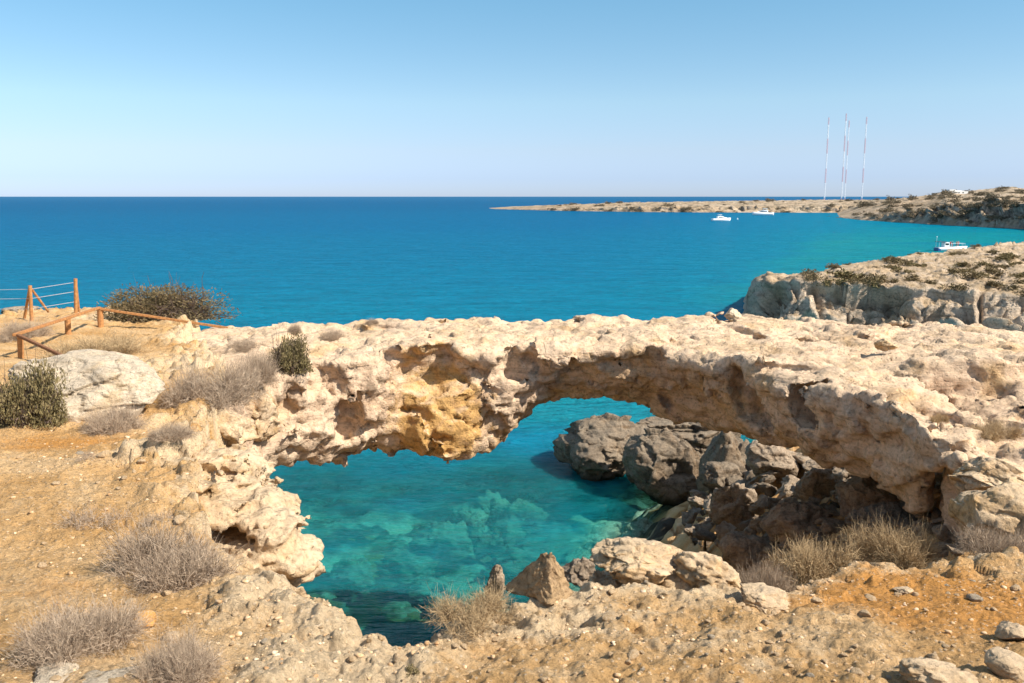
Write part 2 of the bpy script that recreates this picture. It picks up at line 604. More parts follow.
def water_material():
    t = NT("sea_water")
    t.n.remove(t.bsdf)
    v = t.coord()
    dep = t.attr("depth")          # metres of water below the surface
    far = t.attr("far")            # 0 in the inlet, 1 on the open sea
    streak = t.noise(t.mapping(v, (0.016, 0.04, 1), (0, 0, 0.12)), 1.0, 7, 0.6, 0.6)
    rip = t.noise(t.mapping(v, (0.6, 1.2, 1), (0, 0, 0.15)), 1.0, 6, 0.6, 0.5)
    dd = t.math('ADD', t.math('DIVIDE', dep, 30.0), t.math('MULTIPLY', t.math('SUBTRACT', streak, 0.5), 0.10))
    body = t.ramp(dd, [(0.0, (0.010, 0.165, 0.165)), (0.10, (0.006, 0.215, 0.235)), (0.15, (0.0, 0.17, 0.265)), (0.24, (0.0, 0.15, 0.262)),
                       (0.5, (0.0, 0.118, 0.248)), (1.0, (0.0, 0.088, 0.205))])
    body = t.mix(1.0, body, t.ramp(rip, [(0.30, 0.84), (0.5, 1.0), (0.70, 1.14)]), 'MULTIPLY')  # ripple light and dark painted into the water colour
    rip2 = t.noise(t.mapping(v, (0.16, 0.42, 1), (0, 0, 0.05)), 1.0, 7, 0.7, 0.3)
    body = t.mix(1.0, body, t.ramp(rip2, [(0.36, 0.86), (0.5, 1.0), (0.66, 1.12)]), 'MULTIPLY')  # broader ripple shading, likewise painted into the body colour
    dif = t.node("ShaderNodeSubsurfaceScattering", falloff='BURLEY')       # light spreads sideways through the water
    t.l.new(body, dif.inputs[0])
    dif.inputs["Scale"].default_value = 2.0
    dif.inputs["Radius"].default_value = (0.5, 1.0, 1.0)
    tr = t.node("ShaderNodeBsdfTransparent")
    tint = t.ramp(t.math('DIVIDE', dep, 5.0), [(0.0, (0.93, 0.97, 0.96)), (0.2, (0.72, 0.94, 0.91)), (0.5, (0.42, 0.92, 0.88)), (1.0, (0.05, 0.68, 0.68))])
    t.l.new(tint, tr.inputs[0])
    clear = t.ramp(t.math('DIVIDE', dep, 5.0), [(0.0, 1.0), (0.12, 0.95), (0.45, 0.70), (0.65, 0.50), (0.9, 0.15), (1.0, 0.0)])
    clear = t.math('MULTIPLY', clear, t.math('SUBTRACT', 1.0, far))
    m1 = t.node("ShaderNodeMixShader")
    t.l.new(clear, m1.inputs[0])
    df2 = t.node("ShaderNodeBsdfDiffuse")
    t.l.new(body, df2.inputs[0])
    m0 = t.node("ShaderNodeMixShader")
    t.l.new(t.math('ADD', t.math('MULTIPLY', far, 0.6), 0.4), m0.inputs[0])
    t.l.new(dif.outputs[0], m0.inputs[1])
    t.l.new(df2.outputs[0], m0.inputs[2])
    t.l.new(m0.outputs[0], m1.inputs[1])
    t.l.new(tr.outputs[0], m1.inputs[2])
    gl = t.node("ShaderNodeBsdfGlossy")
    gl.inputs["Roughness"].default_value = 0.12
    w1 = t.noise(t.mapping(v, (0.8, 2.2, 1), (0, 0, 0.2)), 1.0, 5, 0.6, 0.4)
    w2 = t.noise(t.mapping(v, (0.05, 0.16, 1), (0, 0, 0.1)), 1.0, 6, 0.65, 0.3)
    w3 = t.noise(t.mapping(v, (2.2, 4.6, 1), (0, 0, 0.25)), 1.0, 4, 0.6, 0.3)
    n1 = t.bump(w2, 1.0, 3.0)
    n2 = t.bump(w1, 1.0, 0.42, n1)
    n2 = t.bump(w3, 0.9, 0.10, n2)
    t.l.new(n2, gl.inputs["Normal"])
    t.l.new(n2, dif.inputs["Normal"])
    t.l.new(n2, df2.inputs["Normal"])
    fr = t.node("ShaderNodeFresnel")
    fr.inputs[0].default_value = 1.33
    t.l.new(n2, fr.inputs["Normal"])
    k = t.math('MULTIPLY', fr.outputs[0], 0.27)
    k = t.math('MINIMUM', k, 0.5)
    m2 = t.node("ShaderNodeMixShader")
    t.l.new(k, m2.inputs[0])
    t.l.new(m1.outputs[0], m2.inputs[1])
    t.l.new(gl.outputs[0], m2.inputs[2])
    t.l.new(m2.outputs[0], t.out.inputs[0])
    return t.m


M['water'] = water_material()

# ------------------------------------------------------------------ terrain functions
_DY = [0, 3.7, 6.5, 9, 11, 16, 22, 28, 40]
_DD = [1.72, 2.2, 2.72, 2.92, 3.02, 3.32, 3.75, 3.92, 4.4]


def plateau0(x, y):
    z = CAM_H - np.interp(y, _DY, _DD)
    return z


def hit_plateau(u, v):
    d = ray(u, v)
    lo, hi = 1.0, 60.0
    for _ in range(50):
        m = (lo + hi) / 2
        z = CAM_H + d.z * m / d.y
        if z > plateau0(0, m):
            lo = m
        else:
            hi = m
    return (d.x * lo / d.y, lo)


EDGE_PX = [(1024, 550), (985, 556), (940, 562), (895, 560), (850, 557), (815, 567), (790, 580), (770, 594), (745, 600),
           (722, 580), (690, 556), (640, 552), (600, 566), (560, 587), (530, 598), (500, 602), (470, 608), (440, 624), (415, 634),
           (392, 636), (372, 622), (350, 606), (320, 595), (296, 594), 'L', (195, 322), (150, 317), (100, 310), (40, 312), (0, 318), (-120, 322)]
LEFT = [(-2.1, 6.4), (-2.5, 7.2), (-2.95, 8), (-3.4, 9), (-3.8, 10), (-4.4, 12), (-5.0, 14), (-5.8, 17), (-6.3, 19), (-7.2, 21), (-8.7, 23), (-9.6, 27)]
POLY = np.array([(-60, -8), (60, -8), (60, 34), (25, 28), (18, 20), (12.5, 11.5), (7.5, 8.6)] + sum([LEFT if q == 'L' else [hit_plateau(*q)] for q in EDGE_PX], []) + [(-60, 30)])


def poly_sd(x, y):
    """signed distance to the plateau outline, negative inside"""
    x, y = np.asarray(x, float), np.asarray(y, float)
    d = np.full(x.shape, 1e9)
    ins = np.zeros(x.shape, bool)
    n = len(POLY)
    for i in range(n):
        ax, ay = POLY[i]
        bx, by = POLY[(i + 1) % n]
        ex, ey = bx - ax, by - ay
        t = np.clip(((x - ax) * ex + (y - ay) * ey) / (ex * ex + ey * ey), 0, 1)
        d = np.minimum(d, np.hypot(x - ax - t * ex, y - ay - t * ey))
        cr = ((ay > y) != (by > y))
        if by != ay:
            ins ^= cr & (x < (bx - ax) * (y - ay) / (by - ay) + ax)
    return np.where(ins, -d, d)


def sea_floor(x, y):
    f = 0.34 * (42 - y) + 0.35 * (x - 8.8) - 0.55 * np.maximum(0, 7.5 - x)
    f = f + 1.5 * np.exp(-((x - 14) / 4.0) ** 2 - ((y - 38) / 7.0) ** 2)
    f = np.where(y > 48, np.minimum(f, 0.34 * (42 - 48) + 0.35 * (x - 8.8) - (y - 48) * 0.5), f)
    f = np.clip(f, -3.1 - 1.6 * sstep(44, 56, y), 9.2)
    # left shore of the inlet gets deep quickly
    return f


def terrain(x, y, detail=True):
    x, y = np.asarray(x, float), np.asarray(y, float)
    p = P3(x, y)
    n0 = fbm(p, 1.3, 3).reshape(x.shape)
    sd = poly_sd(x, y) + 0.16 * n0 * np.clip(np.asarray(y) / 6, .3, 2)
    zp = plateau0(x, y) + 0.10 * fbm(p, 3.1, 2, off=3.3).reshape(x.shape) * np.clip(y / 8, .3, 1.6)
    fl = sea_floor(x, y)
    # the right hand bank falls more gently
    wd = 1.1 - 0.75 * sstep(-1.0, -2.2, x) * sstep(6.0, 7.5, y) * sstep(27, 24, y) + 2.8 * sstep(1.5, 4.5, x) * sstep(16, 9, y)
    t = np.clip(sd / wd, 0, 1)
    t = np.where(sd < 0, 0, t ** 0.75)
    z = zp * (1 - t) + np.minimum(fl, zp) * t
    # lowering slightly just before the edge
    z -= 0.10 * np.exp(-np.maximum(-sd, 0) / 0.5) * sstep(-3, 0, sd)
    return z, sd, zp


# pixel-guided surface wear: (u, v, radius px across, down) patches of orange soil and bare stone
def blobs(x, y, L):
    s = np.zeros(x.shape)
    for (u, v, ru, rv, a) in L:
        cx, cy = hit_plateau(u, v)
        x2, _ = hit_plateau(u + ru, v)
        _, y2 = hit_plateau(u, v - rv)
        s = s + a * np.exp(-(((x - cx) / (x2 - cx)) ** 2 + ((y - cy) / (y2 - cy)) ** 2))
    return np.clip(s, 0, 1)


SOIL = [(900, 585, 170, 30, .9), (980, 620, 130, 30, .5), (60, 440, 90, 14, .9), (230, 425, 40, 14, .7), (40, 590, 70, 20, .5), (60, 350, 40, 14, .5),
        (680, 640, 90, 26, .35), (180, 348, 50, 8, .5), (0, 500, 60, 30, .35)]
STONY = [(560, 620, 120, 24, .5), (350, 640, 80, 34, .8), (640, 575, 70, 18, .8), (260, 600, 50, 20, .6), (120, 465, 120, 10, .4), (760, 655, 120, 26, .45),
         (300, 670, 120, 20, .6), (560, 675, 160, 14, .3), (140, 372, 70, 20, .6), (240, 335, 80, 9, .6), (200, 455, 60, 12, .7), (90, 320, 60, 6, .6)]


def build_ground():
    uu = np.concatenate([np.linspace(-900, -60, 60), np.linspace(-50, 1074, 700), np.linspace(1084, 2000, 60)])
    ys = np.concatenate([np.linspace(-6, 1.4, 14), np.exp(np.linspace(math.log(1.7), math.log(13), 520)), np.linspace(13.06, 46, 420)])
    A = (uu - CX) / FPX
    yy = np.maximum(ys, 1.7)
    yn = np.maximum(ys, 0.1)[:, None]
    X = np.outer(yy, A) * 1.01
    Y = np.repeat(ys[:, None], len(uu), 1)
    z, sd, zp = terrain(X, Y)
    p = P3(X, Y, z)
    rough = np.clip(0.35 + 0.9 * blobs(X, Y, STONY) + 1.0 * np.exp(-np.abs(sd) / 0.6), 0, 1.8)
    rough = np.minimum(rough, 1.3)
    dz = 0.07 * ridged(p, 0.9, 3, 2.2).reshape(X.shape) * rough * np.clip((yn / 9) ** 1.6, .2, 1.0)
    so_ = blobs(X, Y, SOIL)
    dz *= 1 - .7 * so_
    dz += (0.036 - .018 * so_) * fbm(p, 0.30, 4, 0.55, 8.1).reshape(X.shape) * (0.5 + rough)
    dz += 0.014 * fbm(p, 0.07, 3, 0.6, 4.4).reshape(X.shape)
    fv, fe = facets(p * np.array((1, 1, 1.6)), 0.7, 0.8)
    dz += 0.08 * fv.reshape(X.shape) * sstep(.55, 1.1, rough) * np.clip((yn / 9) ** 1.3, .2, 1.0)
    heap = sstep(.7, 1.6, sd) * sstep(0, 4, X) * sstep(-.5, 1.0, z)
    fv, fe = facets(p, 1.1, 1.0, 40)
    dz += 0.5 * fv.reshape(X.shape) * heap
    f1, f2, cv = worley(p, 0.33)
    dz += (0.10 * rough * sstep(0.0, 0.35, f2 - f1).reshape(X.shape) * (0.2 + cv.reshape(X.shape))) * np.clip((yn / 9) ** 1.5, .2, 1.0) * sstep(.5, 1.0, rough)
    V = np.stack([X.ravel(), Y.ravel(), (z + dz).ravel()], 1)
    o = mesh_np("ground", V, grid_faces(*X.shape)[:, ::-1], M['ground'])
    cliffy = sstep(0.1, 0.6, sd)
    attr(o, "soil", (blobs(X, Y, SOIL) * (1 - cliffy)).ravel())
    attr(o, "stony", np.clip(blobs(X, Y, STONY) + 0.6 * np.exp(-np.abs(sd) / 0.5), 0, 1).ravel())
    return tag(o, kind='structure')


ground = build_ground()


def build_seabed():
    xs = np.linspace(-34, 40, 340)
    ys = np.linspace(7, 84, 340)
    X, Y = np.meshgrid(xs, ys)
    z = sea_floor(X, Y)
    p = P3(X, Y)
    z = np.minimum(z, 0.6)
    z = np.where(X < -2, np.minimum(z, -1.8), z)
    z = z + 0.5 * fbm(p, 4.0, 4, 0.55, 1.7).reshape(X.shape) + 0.35 * np.maximum(0, ridged(p, 2.2, 3, 6.0)).reshape(X.shape) - 0.35
    V = np.stack([X.ravel(), Y.ravel(), z.ravel()], 1)
    o = mesh_np("seabed", V, grid_faces(*X.shape)[:, ::-1], M['seabed'])
    attr(o, "shallow", sstep(-2.4, -0.4, z).ravel())
    return tag(o, kind='structure')


seabed = build_seabed()

# ------------------------------------------------------------------ the natural bridge
TOP_BACK = [(150, 318, 28), (228, 326, 27.5), (280, 322, 27), (330, 319, 27), (400, 319, 27), (470, 315.5, 27.5), (530, 317, 27.5), (600, 317, 27.5),
            (690, 315, 27.5), (745, 315, 27.5), (760, 318, 27), (850, 321, 26.5), (905, 322, 26), (1024, 331, 24.5), (1300, 340, 24)]
LIP = [(120, 412, 16), (190, 400, 16.8), (235, 388, 17.6), (264, 376, 18.7), (300, 372, 19.4), (345, 362, 20.2), (400, 345, 21.6), (440, 344, 21.7), (500, 340, 22.2), (600, 345, 22.2), (680, 348, 21.9),
       (720, 352, 21), (760, 366, 19.4), (800, 378, 18.3), (850, 392, 17.1), (900, 410, 16.0), (945, 445, 14.7), (1024, 462, 13.8), (1300, 470, 13)]
#          u, v of the lower edge, how far it lies behind the lip
BOT = [(226, 700, 0.2), (240, 470, .2), (262, 479, .3), (270, 482, .4), (286, 468, .5), (312, 459, .7), (320, 450, .9), (346, 447, 1.0), (362, 452, .8), (386, 462, .5), (405, 455, .4),
       (432, 456, .3), (458, 459, .3), (490, 455, .4), (504, 445, .7), (520, 424, 1.1), (536, 410, 1.4), (560, 402, 1.5), (596, 399, 1.4), (615, 396, 1.4), (650, 402, 1.4),
       (664, 415, 1.2), (690, 425, 1.1), (712, 436, 1.1), (742, 446, 1.2), (770, 461, 1.3), (800, 464, 1.4), (880, 466, 1.2), (905, 472, .8), (925, 476, .6), (945, 466, .6),
       (960, 480, .6), (975, 700, .6)]


def curve(pts):
    a = np.array(sorted((p.x, p.y, p.z) for p in pts))
    return a


tb = curve([at(*q) for q in TOP_BACK])
lp = curve([at(*q) for q in LIP])
lip_y = lambda x: np.interp(x, lp[:, 0], lp[:, 1])
_lu = [q[0] for q in LIP]
_ly = [q[2] for q in LIP]
bt = curve([at(u, v, np.interp(u, _lu, _ly) + r) for u, v, r in BOT])
rec = np.stack([bt[:, 0], np.clip(bt[:, 1] - lip_y(bt[:, 0]), 0.2, 4.0)], 1)       # how far the lower edge lies behind the lip
bt[0, 2] = bt[-1, 2] = -4


def smax(a, b, k):
    h = np.maximum(k - np.abs(a - b), 0) / k
    return np.maximum(a, b) + h * h * k * 0.25


def arch_sdf(p):
    x, y, z = p[:, 0], p[:, 1], p[:, 2]
    zl = np.interp(x, lp[:, 0], lp[:, 2])
    yl = np.interp(x, lp[:, 0], lp[:, 1])
    zb_ = np.interp(x, tb[:, 0], tb[:, 2])
    yb = np.interp(x, tb[:, 0], tb[:, 1])
    xl = x + 0.32 * np.maximum(0, y - 18.8) * sstep(-3.4, -4.4, x)
    xl = np.where(x > 3.5, np.maximum(xl - 0.5 * np.maximum(0, y - 15.6), np.minimum(x, 4.5)), xl)      # the left wall runs away from the opening
    bz = np.interp(xl, bt[:, 0], bt[:, 2])
    bz = np.maximum(bz, np.where((x > 4.5) & (xl < 7.85), np.interp(np.minimum(x, 7.55), bt[:, 0], bt[:, 2]) - 0.22 - 0.2 * np.maximum(0, y - 18.5), -9))
    bz0 = np.maximum(bz, 6)
    rc = np.interp(x, rec[:, 0], rec[:, 1])
    t = np.clip((y - yl) / np.maximum(yb - yl, 1), 0, 1)
    top = zl + (zb_ - zl) * sstep(0, 1, t) ** 0.8
    # a step in the top beds towards the right end
    ys = 19.5 + 0.5 * perlin(p * np.array((1, 0, 0)), 1.3, 3.0)
    top = top - 0.5 * sstep(8.8, 9.6, x) * sstep(ys + 0.18, ys - 0.05, y)
    top = top + 0.5 * sstep(8.6, 9.4, x) * np.exp(-((y - ys - .3) / .8) ** 2) * .5
    h = np.clip((zl - z) / np.maximum(zl - bz0, 0.6), 0, 1.6)
    front = yl + rc * h ** 2.1
    # the topmost bed juts out over the face
    bed = 0.50 + 0.22 * perlin(p * np.array((1, .3, 0)), 1.6, 21.0)
    front = front - (0.2 + 0.16 * sstep(3, 5, x)) * sstep(bed + .06, bed - .06, zl - z) * sstep(-1.5, 0.2, x) + 0.1
    # the buttress left of the opening and the hollow in it
    front = front - 0.55 * np.exp(-((x + 1.6) / 1.1) ** 2) * sstep(0.25, 0.8, h)
    slope = np.gradient(bt[:, 2], bt[:, 0])
    sl = np.interp(xl, bt[:, 0], np.clip(slope, -1.4, 1.4))
    under = (bz - 0.24 * sstep(.5, 2, x) * sstep(6, 4, x) - z) / np.sqrt(1 + sl * sl)
    f = smax(z - top, (front - y) * 0.9, 0.55)
    f = smax(f, under, 0.4)
    f = smax(f, y - yb, 0.8)
    return f


def alcove(p, c, r):
    q = (p - np.array(c)) / np.array(r)
    return (1 - np.linalg.norm(q, axis=1)) * min(r)


def build_arch():
    h = 0.085
    org = np.array((-9.5, 12.4, 0.4))
    n = (np.array((31.5, 17.0, 12.1)) / h).astype(int)
    xs, ys, zs = [org[k] + h * np.arange(n[k]) for k in range(3)]
    F = np.empty(tuple(n), np.float32)
    YY, ZZ = np.meshgrid(ys, zs, indexing='ij')
    for i0 in range(0, n[0], 24):
        xx = xs[i0:i0 + 24]
        p = np.stack([np.repeat(xx, YY.size), np.tile(YY.ravel(), len(xx)), np.tile(ZZ.ravel(), len(xx))], 1)
        f = arch_sdf(p)
        m = np.abs(f) < 1.7
        q = p[m]
        wq = q * np.array((1, 1, 1.25))
        d = 0.30 * perlin(wq, 2.7, 1.1) + 0.06 * perlin(wq, 0.9, 5.2)
        b = np.abs(f[m]) < 1.0
        qb = q[b] * np.array((1, 1, 1.5)) + 0.25 * np.stack([perlin(q[b], 1.1, 3), perlin(q[b], 1.1, 13), 0 * q[b][:, 0]], 1)
        fa, ea = facets(qb, 2.1, 0.9)
        fb, eb = facets(qb, 0.85, 1.0, 70)
        d[b] += 0.36 * fa + 0.17 * fb
        # beds: the rock stands out and falls back in layers
        d = d + 0.07 * np.sin(q[:, 2] * 6.2 + 1.6 * perlin(q, 2.0, 7.7)) * sstep(-.2, .5, perlin(q, 3.0, 12.1))
        topm = sstep(10.6, 11.2, q[:, 2] + 0.1 * q[:, 0] * 0)
        fq = f[m]
        amp = np.clip(1 - topm * 0.62, 0.3, 1)
        low_ = q[:, 2] - np.interp(q[:, 0], bt[:, 0], bt[:, 2])
        amp = amp * (1 - 0.55 * sstep(0.7, 0.0, np.abs(low_)) * (q[:, 0] < 7.4))
        fq = fq + d * amp
        for c, r in ALC:
            fq = np.maximum(fq, alcove(q + 0.25 * np.stack([perlin(q, .7, 3), perlin(q, .7, 31), perlin(q, .7, 61)], 1), c, r))
        f[m] = fq
        F[i0:i0 + 24] = f.reshape(len(xx), n[1], n[2])
    F[0], F[-1] = 1, 1
    F[:, 0], F[:, -1] = 1, 1
    F[:, :, 0], F[:, :, -1] = 1, 1
    V, Q = surface_nets(F, org, h)
    V, Q = largest_piece(V, Q)
    V = smooth_np(V, Q, 1)
    # finer relief
    N = vnormals(V, Q)
    up = sstep(.6, .95, N[:, 2])
    W = V * np.array((1, 1, 1.7)) + 0.12 * np.stack([perlin(V, .6, 2), perlin(V, .6, 12), perlin(V, .6, 22)], 1)
    fa, ea = facets(W, 0.55, 1.0, 11)
    d = 0.10 * fa * (1 - .35 * up) - 0.045 * sstep(.10, 0, ea)
    d = d + 0.04 * fbm(V, 0.42, 3, 0.6, 3.0) + 0.03 * fbm(V, 0.2, 2, .6, 5.0)
    V = V + N * d[:, None]
    o = mesh_np("natural_bridge", V, Q, M['arch'])
    oc = np.zeros(len(V))
    for (u, v, Y, ra, am) in ((430, 372, 21.8, 1.1, .9), (455, 425, 22, 1.1, 1.0), (410, 440, 21.6, .8, .5), (590, 365, 22.4, .9, .45), (520, 350, 22.3, .6, .5), (980, 430, 15, 1.6, .5), (280, 440, 19, .8, .4), (770, 345, 21, 1.2, .4)):
        oc += .88 * am * np.exp(-(((V - np.array(at(u, v, Y))) / ra) ** 2).sum(1))
    attr(o, "ochre", np.clip(oc, 0, 1))
    return tag(o, "natural limestone bridge arching over the turquoise inlet", "rock arch")


def pz(u, v, Y, dy=0.0):
    q = at(u, v, Y)
    return (q.x, q.y + dy, q.z)


ALC = [(pz(432, 372, 21.6, .05), (1.25, 0.95, 0.62)), (pz(325, 385, 20.2), (0.55, .6, .45)), (pz(345, 425, 20.6), (0.45, .8, .75)),
       (pz(395, 362, 21.6), (.3, .5, .4)), (pz(520, 365, 22.2), (0.55, .65, .55)), (pz(575, 375, 22.5), (0.5, .55, .5)), (pz(650, 370, 22.1), (.6, .5, .5)),
       (pz(815, 405, 18.5), (.6, .6, .45)), (pz(290, 405, 19.3), (.4, .5, .4)), (pz(750, 400, 20.2), (1.2, .6, .8)), (pz(990, 372, 18.9), (1.3, .55, .24))]
arch = build_arch()

# ------------------------------------------------------------------ overhanging ledge on the left bank
def build_ledge():
    h = 0.035
    c0 = at(235, 515, 8.9)
    org = np.array((-4.6, 7.0, 10.0))
    n = (np.array((3.2, 4.2, 2.4)) / h).astype(int)
    g = np.meshgrid(*[org[k] + h * np.arange(n[k]) for k in range(3)], indexing='ij')
    p = np.stack([a.ravel() for a in g], 1)
    def blob(c, r, e=2.6):
        q = np.abs((p - np.array(c)) / np.array(r))
        return ((q ** e).sum(1) ** (1 / e) - 1) * min(r)
    f = blob(pz(203, 502, 9.2), (0.60, 0.75, 0.30), 3)
    f = np.minimum(f, blob(pz(256, 529, 8.8), (0.40, 0.5, 0.36)))
    f = np.minimum(f, blob(pz(284, 558, 8.4), (0.27, 0.4, 0.25)))
    f = np.minimum(f, blob(pz(250, 574, 8.3), (0.34, 0.5, 0.22)))
    f = np.minimum(f, blob(pz(232, 548, 9.3), (0.45, 0.5, 0.40)))
    f = np.minimum(f, blob(pz(208, 484, 10.2), (0.50, 0.8, 0.26)))
    fa, ea = facets(p * np.array((1, 1, 1.6)), 0.55, 1.0)
    fb, eb = facets(p * np.array((1, 1, 1.6)), 0.25, 1.0, 50)
    d = 0.08 * perlin(p, 0.75, 2) + 0.13 * fa + 0.06 * fb + 0.04 * np.sin(p[:, 2] * 19 + 2 * perlin(p, .8, 9))
    f = f + d
    f = np.maximum(f, alcove(p, pz(205, 531, 8.5), (0.70, 0.38, 0.10)))
    F = f.reshape(tuple(n)).astype(np.float32)
    F[0], F[-1] = 1, 1
    F[:, 0], F[:, -1] = 1, 1
    F[:, :, 0], F[:, :, -1] = 1, 1
    V, Q = surface_nets(F, org, h)
    N = vnormals(V, Q)
    f1, f2, cv = worley(V, 0.22)
    V = V + N * (0.018 * (sstep(0, .25, f2 - f1) - 1) + 0.02 * fbm(V, .12, 3))[:, None]
    o = mesh_np("rock_ledge", V, Q, M['ledge'])
    return tag(o, "crumbling tan rock ledge overhanging the inlet from the left bank", "rock ledge")


ledge = build_ledge()

# ------------------------------------------------------------------ cliff across the inlet
CL_FACE = [(735, 303, 109), (752, 285, 108), (770, 283, 105), (800, 284, 102), (830, 286, 101), (870, 287, 100), (900, 287, 98), (930, 289, 97), (960, 292, 95), (1000, 296, 93), (1040, 300, 91), (1200, 303, 89), (1500, 303, 86)]
CL_SKY = [(735, 303, 117), (752, 284, 123), (785, 282, 131), (816, 279, 139), (837, 269, 153), (870, 265, 164), (907, 258, 180), (945, 255, 194), (968, 250, 205), (1009, 246, 215), (1024, 244, 221), (1200, 232, 239), (1500, 225, 259)]


def build_cliff():
    us = np.linspace(749, 1480, 420)
    L = [q[0] for q in CL_FACE]
    rows = []
    ts = np.concatenate([np.linspace(-1, 0, 46), np.linspace(0, 1, 110)[1:], np.linspace(1, 1.25, 12)[1:]])
    X = np.zeros((len(ts), len(us)))
    Y = X.copy()
    Z = X.copy()
    for j, u in enumerate(us):
        f = at(u, np.interp(u, L, [q[1] for q in CL_FACE]), np.interp(u, L, [q[2] for q in CL_FACE]))
        LS = [q[0] for q in CL_SKY]
        k = at(u, np.interp(u, LS, [q[1] for q in CL_SKY]), np.interp(u, LS, [q[2] for q in CL_SKY]))
        we = float(sstep(748.5, 760, np.array(u))) ** 0.6
        k = f + (k - f) * max(we, .03)
        f.z, k.z = f.z * we - (1 - we), k.z * we - (1 - we)
        for i, t in enumerate(ts):
            if t <= 0:
                X[i, j], Y[i, j], Z[i, j] = f.x * (1 + t * 0.105), f.y + t * 6.5 * (1 + .25 * math.sin(u * .09)), f.z + t * (f.z + 1.2)
            elif t <= 1:
                s = t ** 1.3
                X[i, j], Y[i, j], Z[i, j] = f.x + (k.x - f.x) * s, f.y + (k.y - f.y) * s, f.z + (k.z - f.z) * s + 0.25 * math.sin(3.1 * t)
            else:
                e = (t - 1) / .25
                X[i, j], Y[i, j], Z[i, j] = k.x * (1 + .06 * e), k.y + 14 * e, k.z * (1 - e) - 1.5 * e
    V = np.stack([X.ravel(), Y.ravel(), Z.ravel()], 1)
    Q = grid_faces(*X.shape)[:, ::-1]
    N = vnormals(V, Q)
    face = sstep(0.02, -0.08, np.repeat(ts[:, None], len(us), 1)).ravel()
    W = V + 0.9 * np.stack([perlin(V, 3), perlin(V, 3, 7), perlin(V, 3, 14)], 1)
    fa, ea = facets(W * np.array((1, .8, .8)), 6.0, 1.0)
    fb, eb = facets(W * np.array((1, 1, 1.2)), 2.2, 1.0, 30)
    d = (3.0 * fa - 1.0 * sstep(.16, 0, ea) + 1.1 * fb - .3 * sstep(.14, 0, eb)) * face
    d += (0.5 * fb + .3) * (1 - face) * sstep(-.2, .3, perlin(V, 9, 5))
    d += (0.55 * fbm(V, 2.2, 4, 0.6) + 0.6 * fbm(V, 7, 2, .5, 4)) * (0.35 + .9 * face)
    d += 0.3 * np.maximum(0, ridged(V, 3.0, 3, 8.8)) * (1 - face)
    V = V + N * d[:, None]
    Vd = V[:, 2]
    o = mesh_np("cliff", V, Q, M['cliff'])
    return tag(o, kind='structure')


cliff = build_cliff()

# ------------------------------------------------------------------ far headland
SPIT = dict(us=np.linspace(482, 905, 480),
            shore=[(480, 208.6), (500, 209.2), (560, 210.8), (640, 212), (700, 212.4), (790, 212.6), (910, 213)],
            sky=[(480, 208.6), (505, 207), (560, 205), (620, 203), (700, 201.8), (760, 201), (830, 200.2), (910, 200)],
            cliff=[(480, .0), (505, .3), (640, .55), (910, .5)])
HILL = dict(us=np.concatenate([np.linspace(826, 1060, 330), np.linspace(1065, 1300, 40)]),
            shore=[(820, 215.6), (834, 217), (860, 220), (900, 222.5), (960, 226), (1024, 229), (1100, 236), (1300, 246)],
            sky=[(820, 215.4), (826, 214.8), (838, 211.5), (855, 207), (875, 202), (890, 199.4), (915, 198), (930, 196), (945, 191.5), (962, 192), (980, 190.5), (1000, 188), (1015, 188), (1030, 190), (1100, 188), (1300, 180)],
            cliff=[(820, .2), (838, .25), (880, .35), (940, .55), (1024, .6), (1300, .7)])


def headland_mat():
    t = NT("headland_scrub")
    v = t.coord()
    a = t.noise(v, 0.035, 9, 0.68, 0.4)
    c = t.ramp(a, [(0.35, (0.35, 0.245, 0.145)), (0.5, (0.43, 0.32, 0.215)), (0.66, (0.50, 0.40, 0.29))])
    b = t.noise(v, 0.11, 9, 0.72, 0.3)
    c = t.mix(t.ramp(b, [(0.47, 0.0), (0.60, 0.85)]), c, (0.12, 0.10, 0.06))
    nz = t.node("ShaderNodeSeparateXYZ")
    t.l.new(t.node("ShaderNodeNewGeometry").outputs["Normal"], nz.inputs[0])
    st = t.ramp(nz.outputs[2], [(0.35, 1.0), (0.75, 0.0)])
    e = t.noise(v, 0.22, 8, 0.7)
    c = t.mix(st, c, t.ramp(e, [(0.38, (0.11, 0.09, 0.075)), (0.62, (0.5, 0.4, 0.31))]))
    return t.finish(c, t.bump(t.noise(v, 0.3, 9, 0.7), 0.8, 2.0))


M['headland'] = headland_mat()


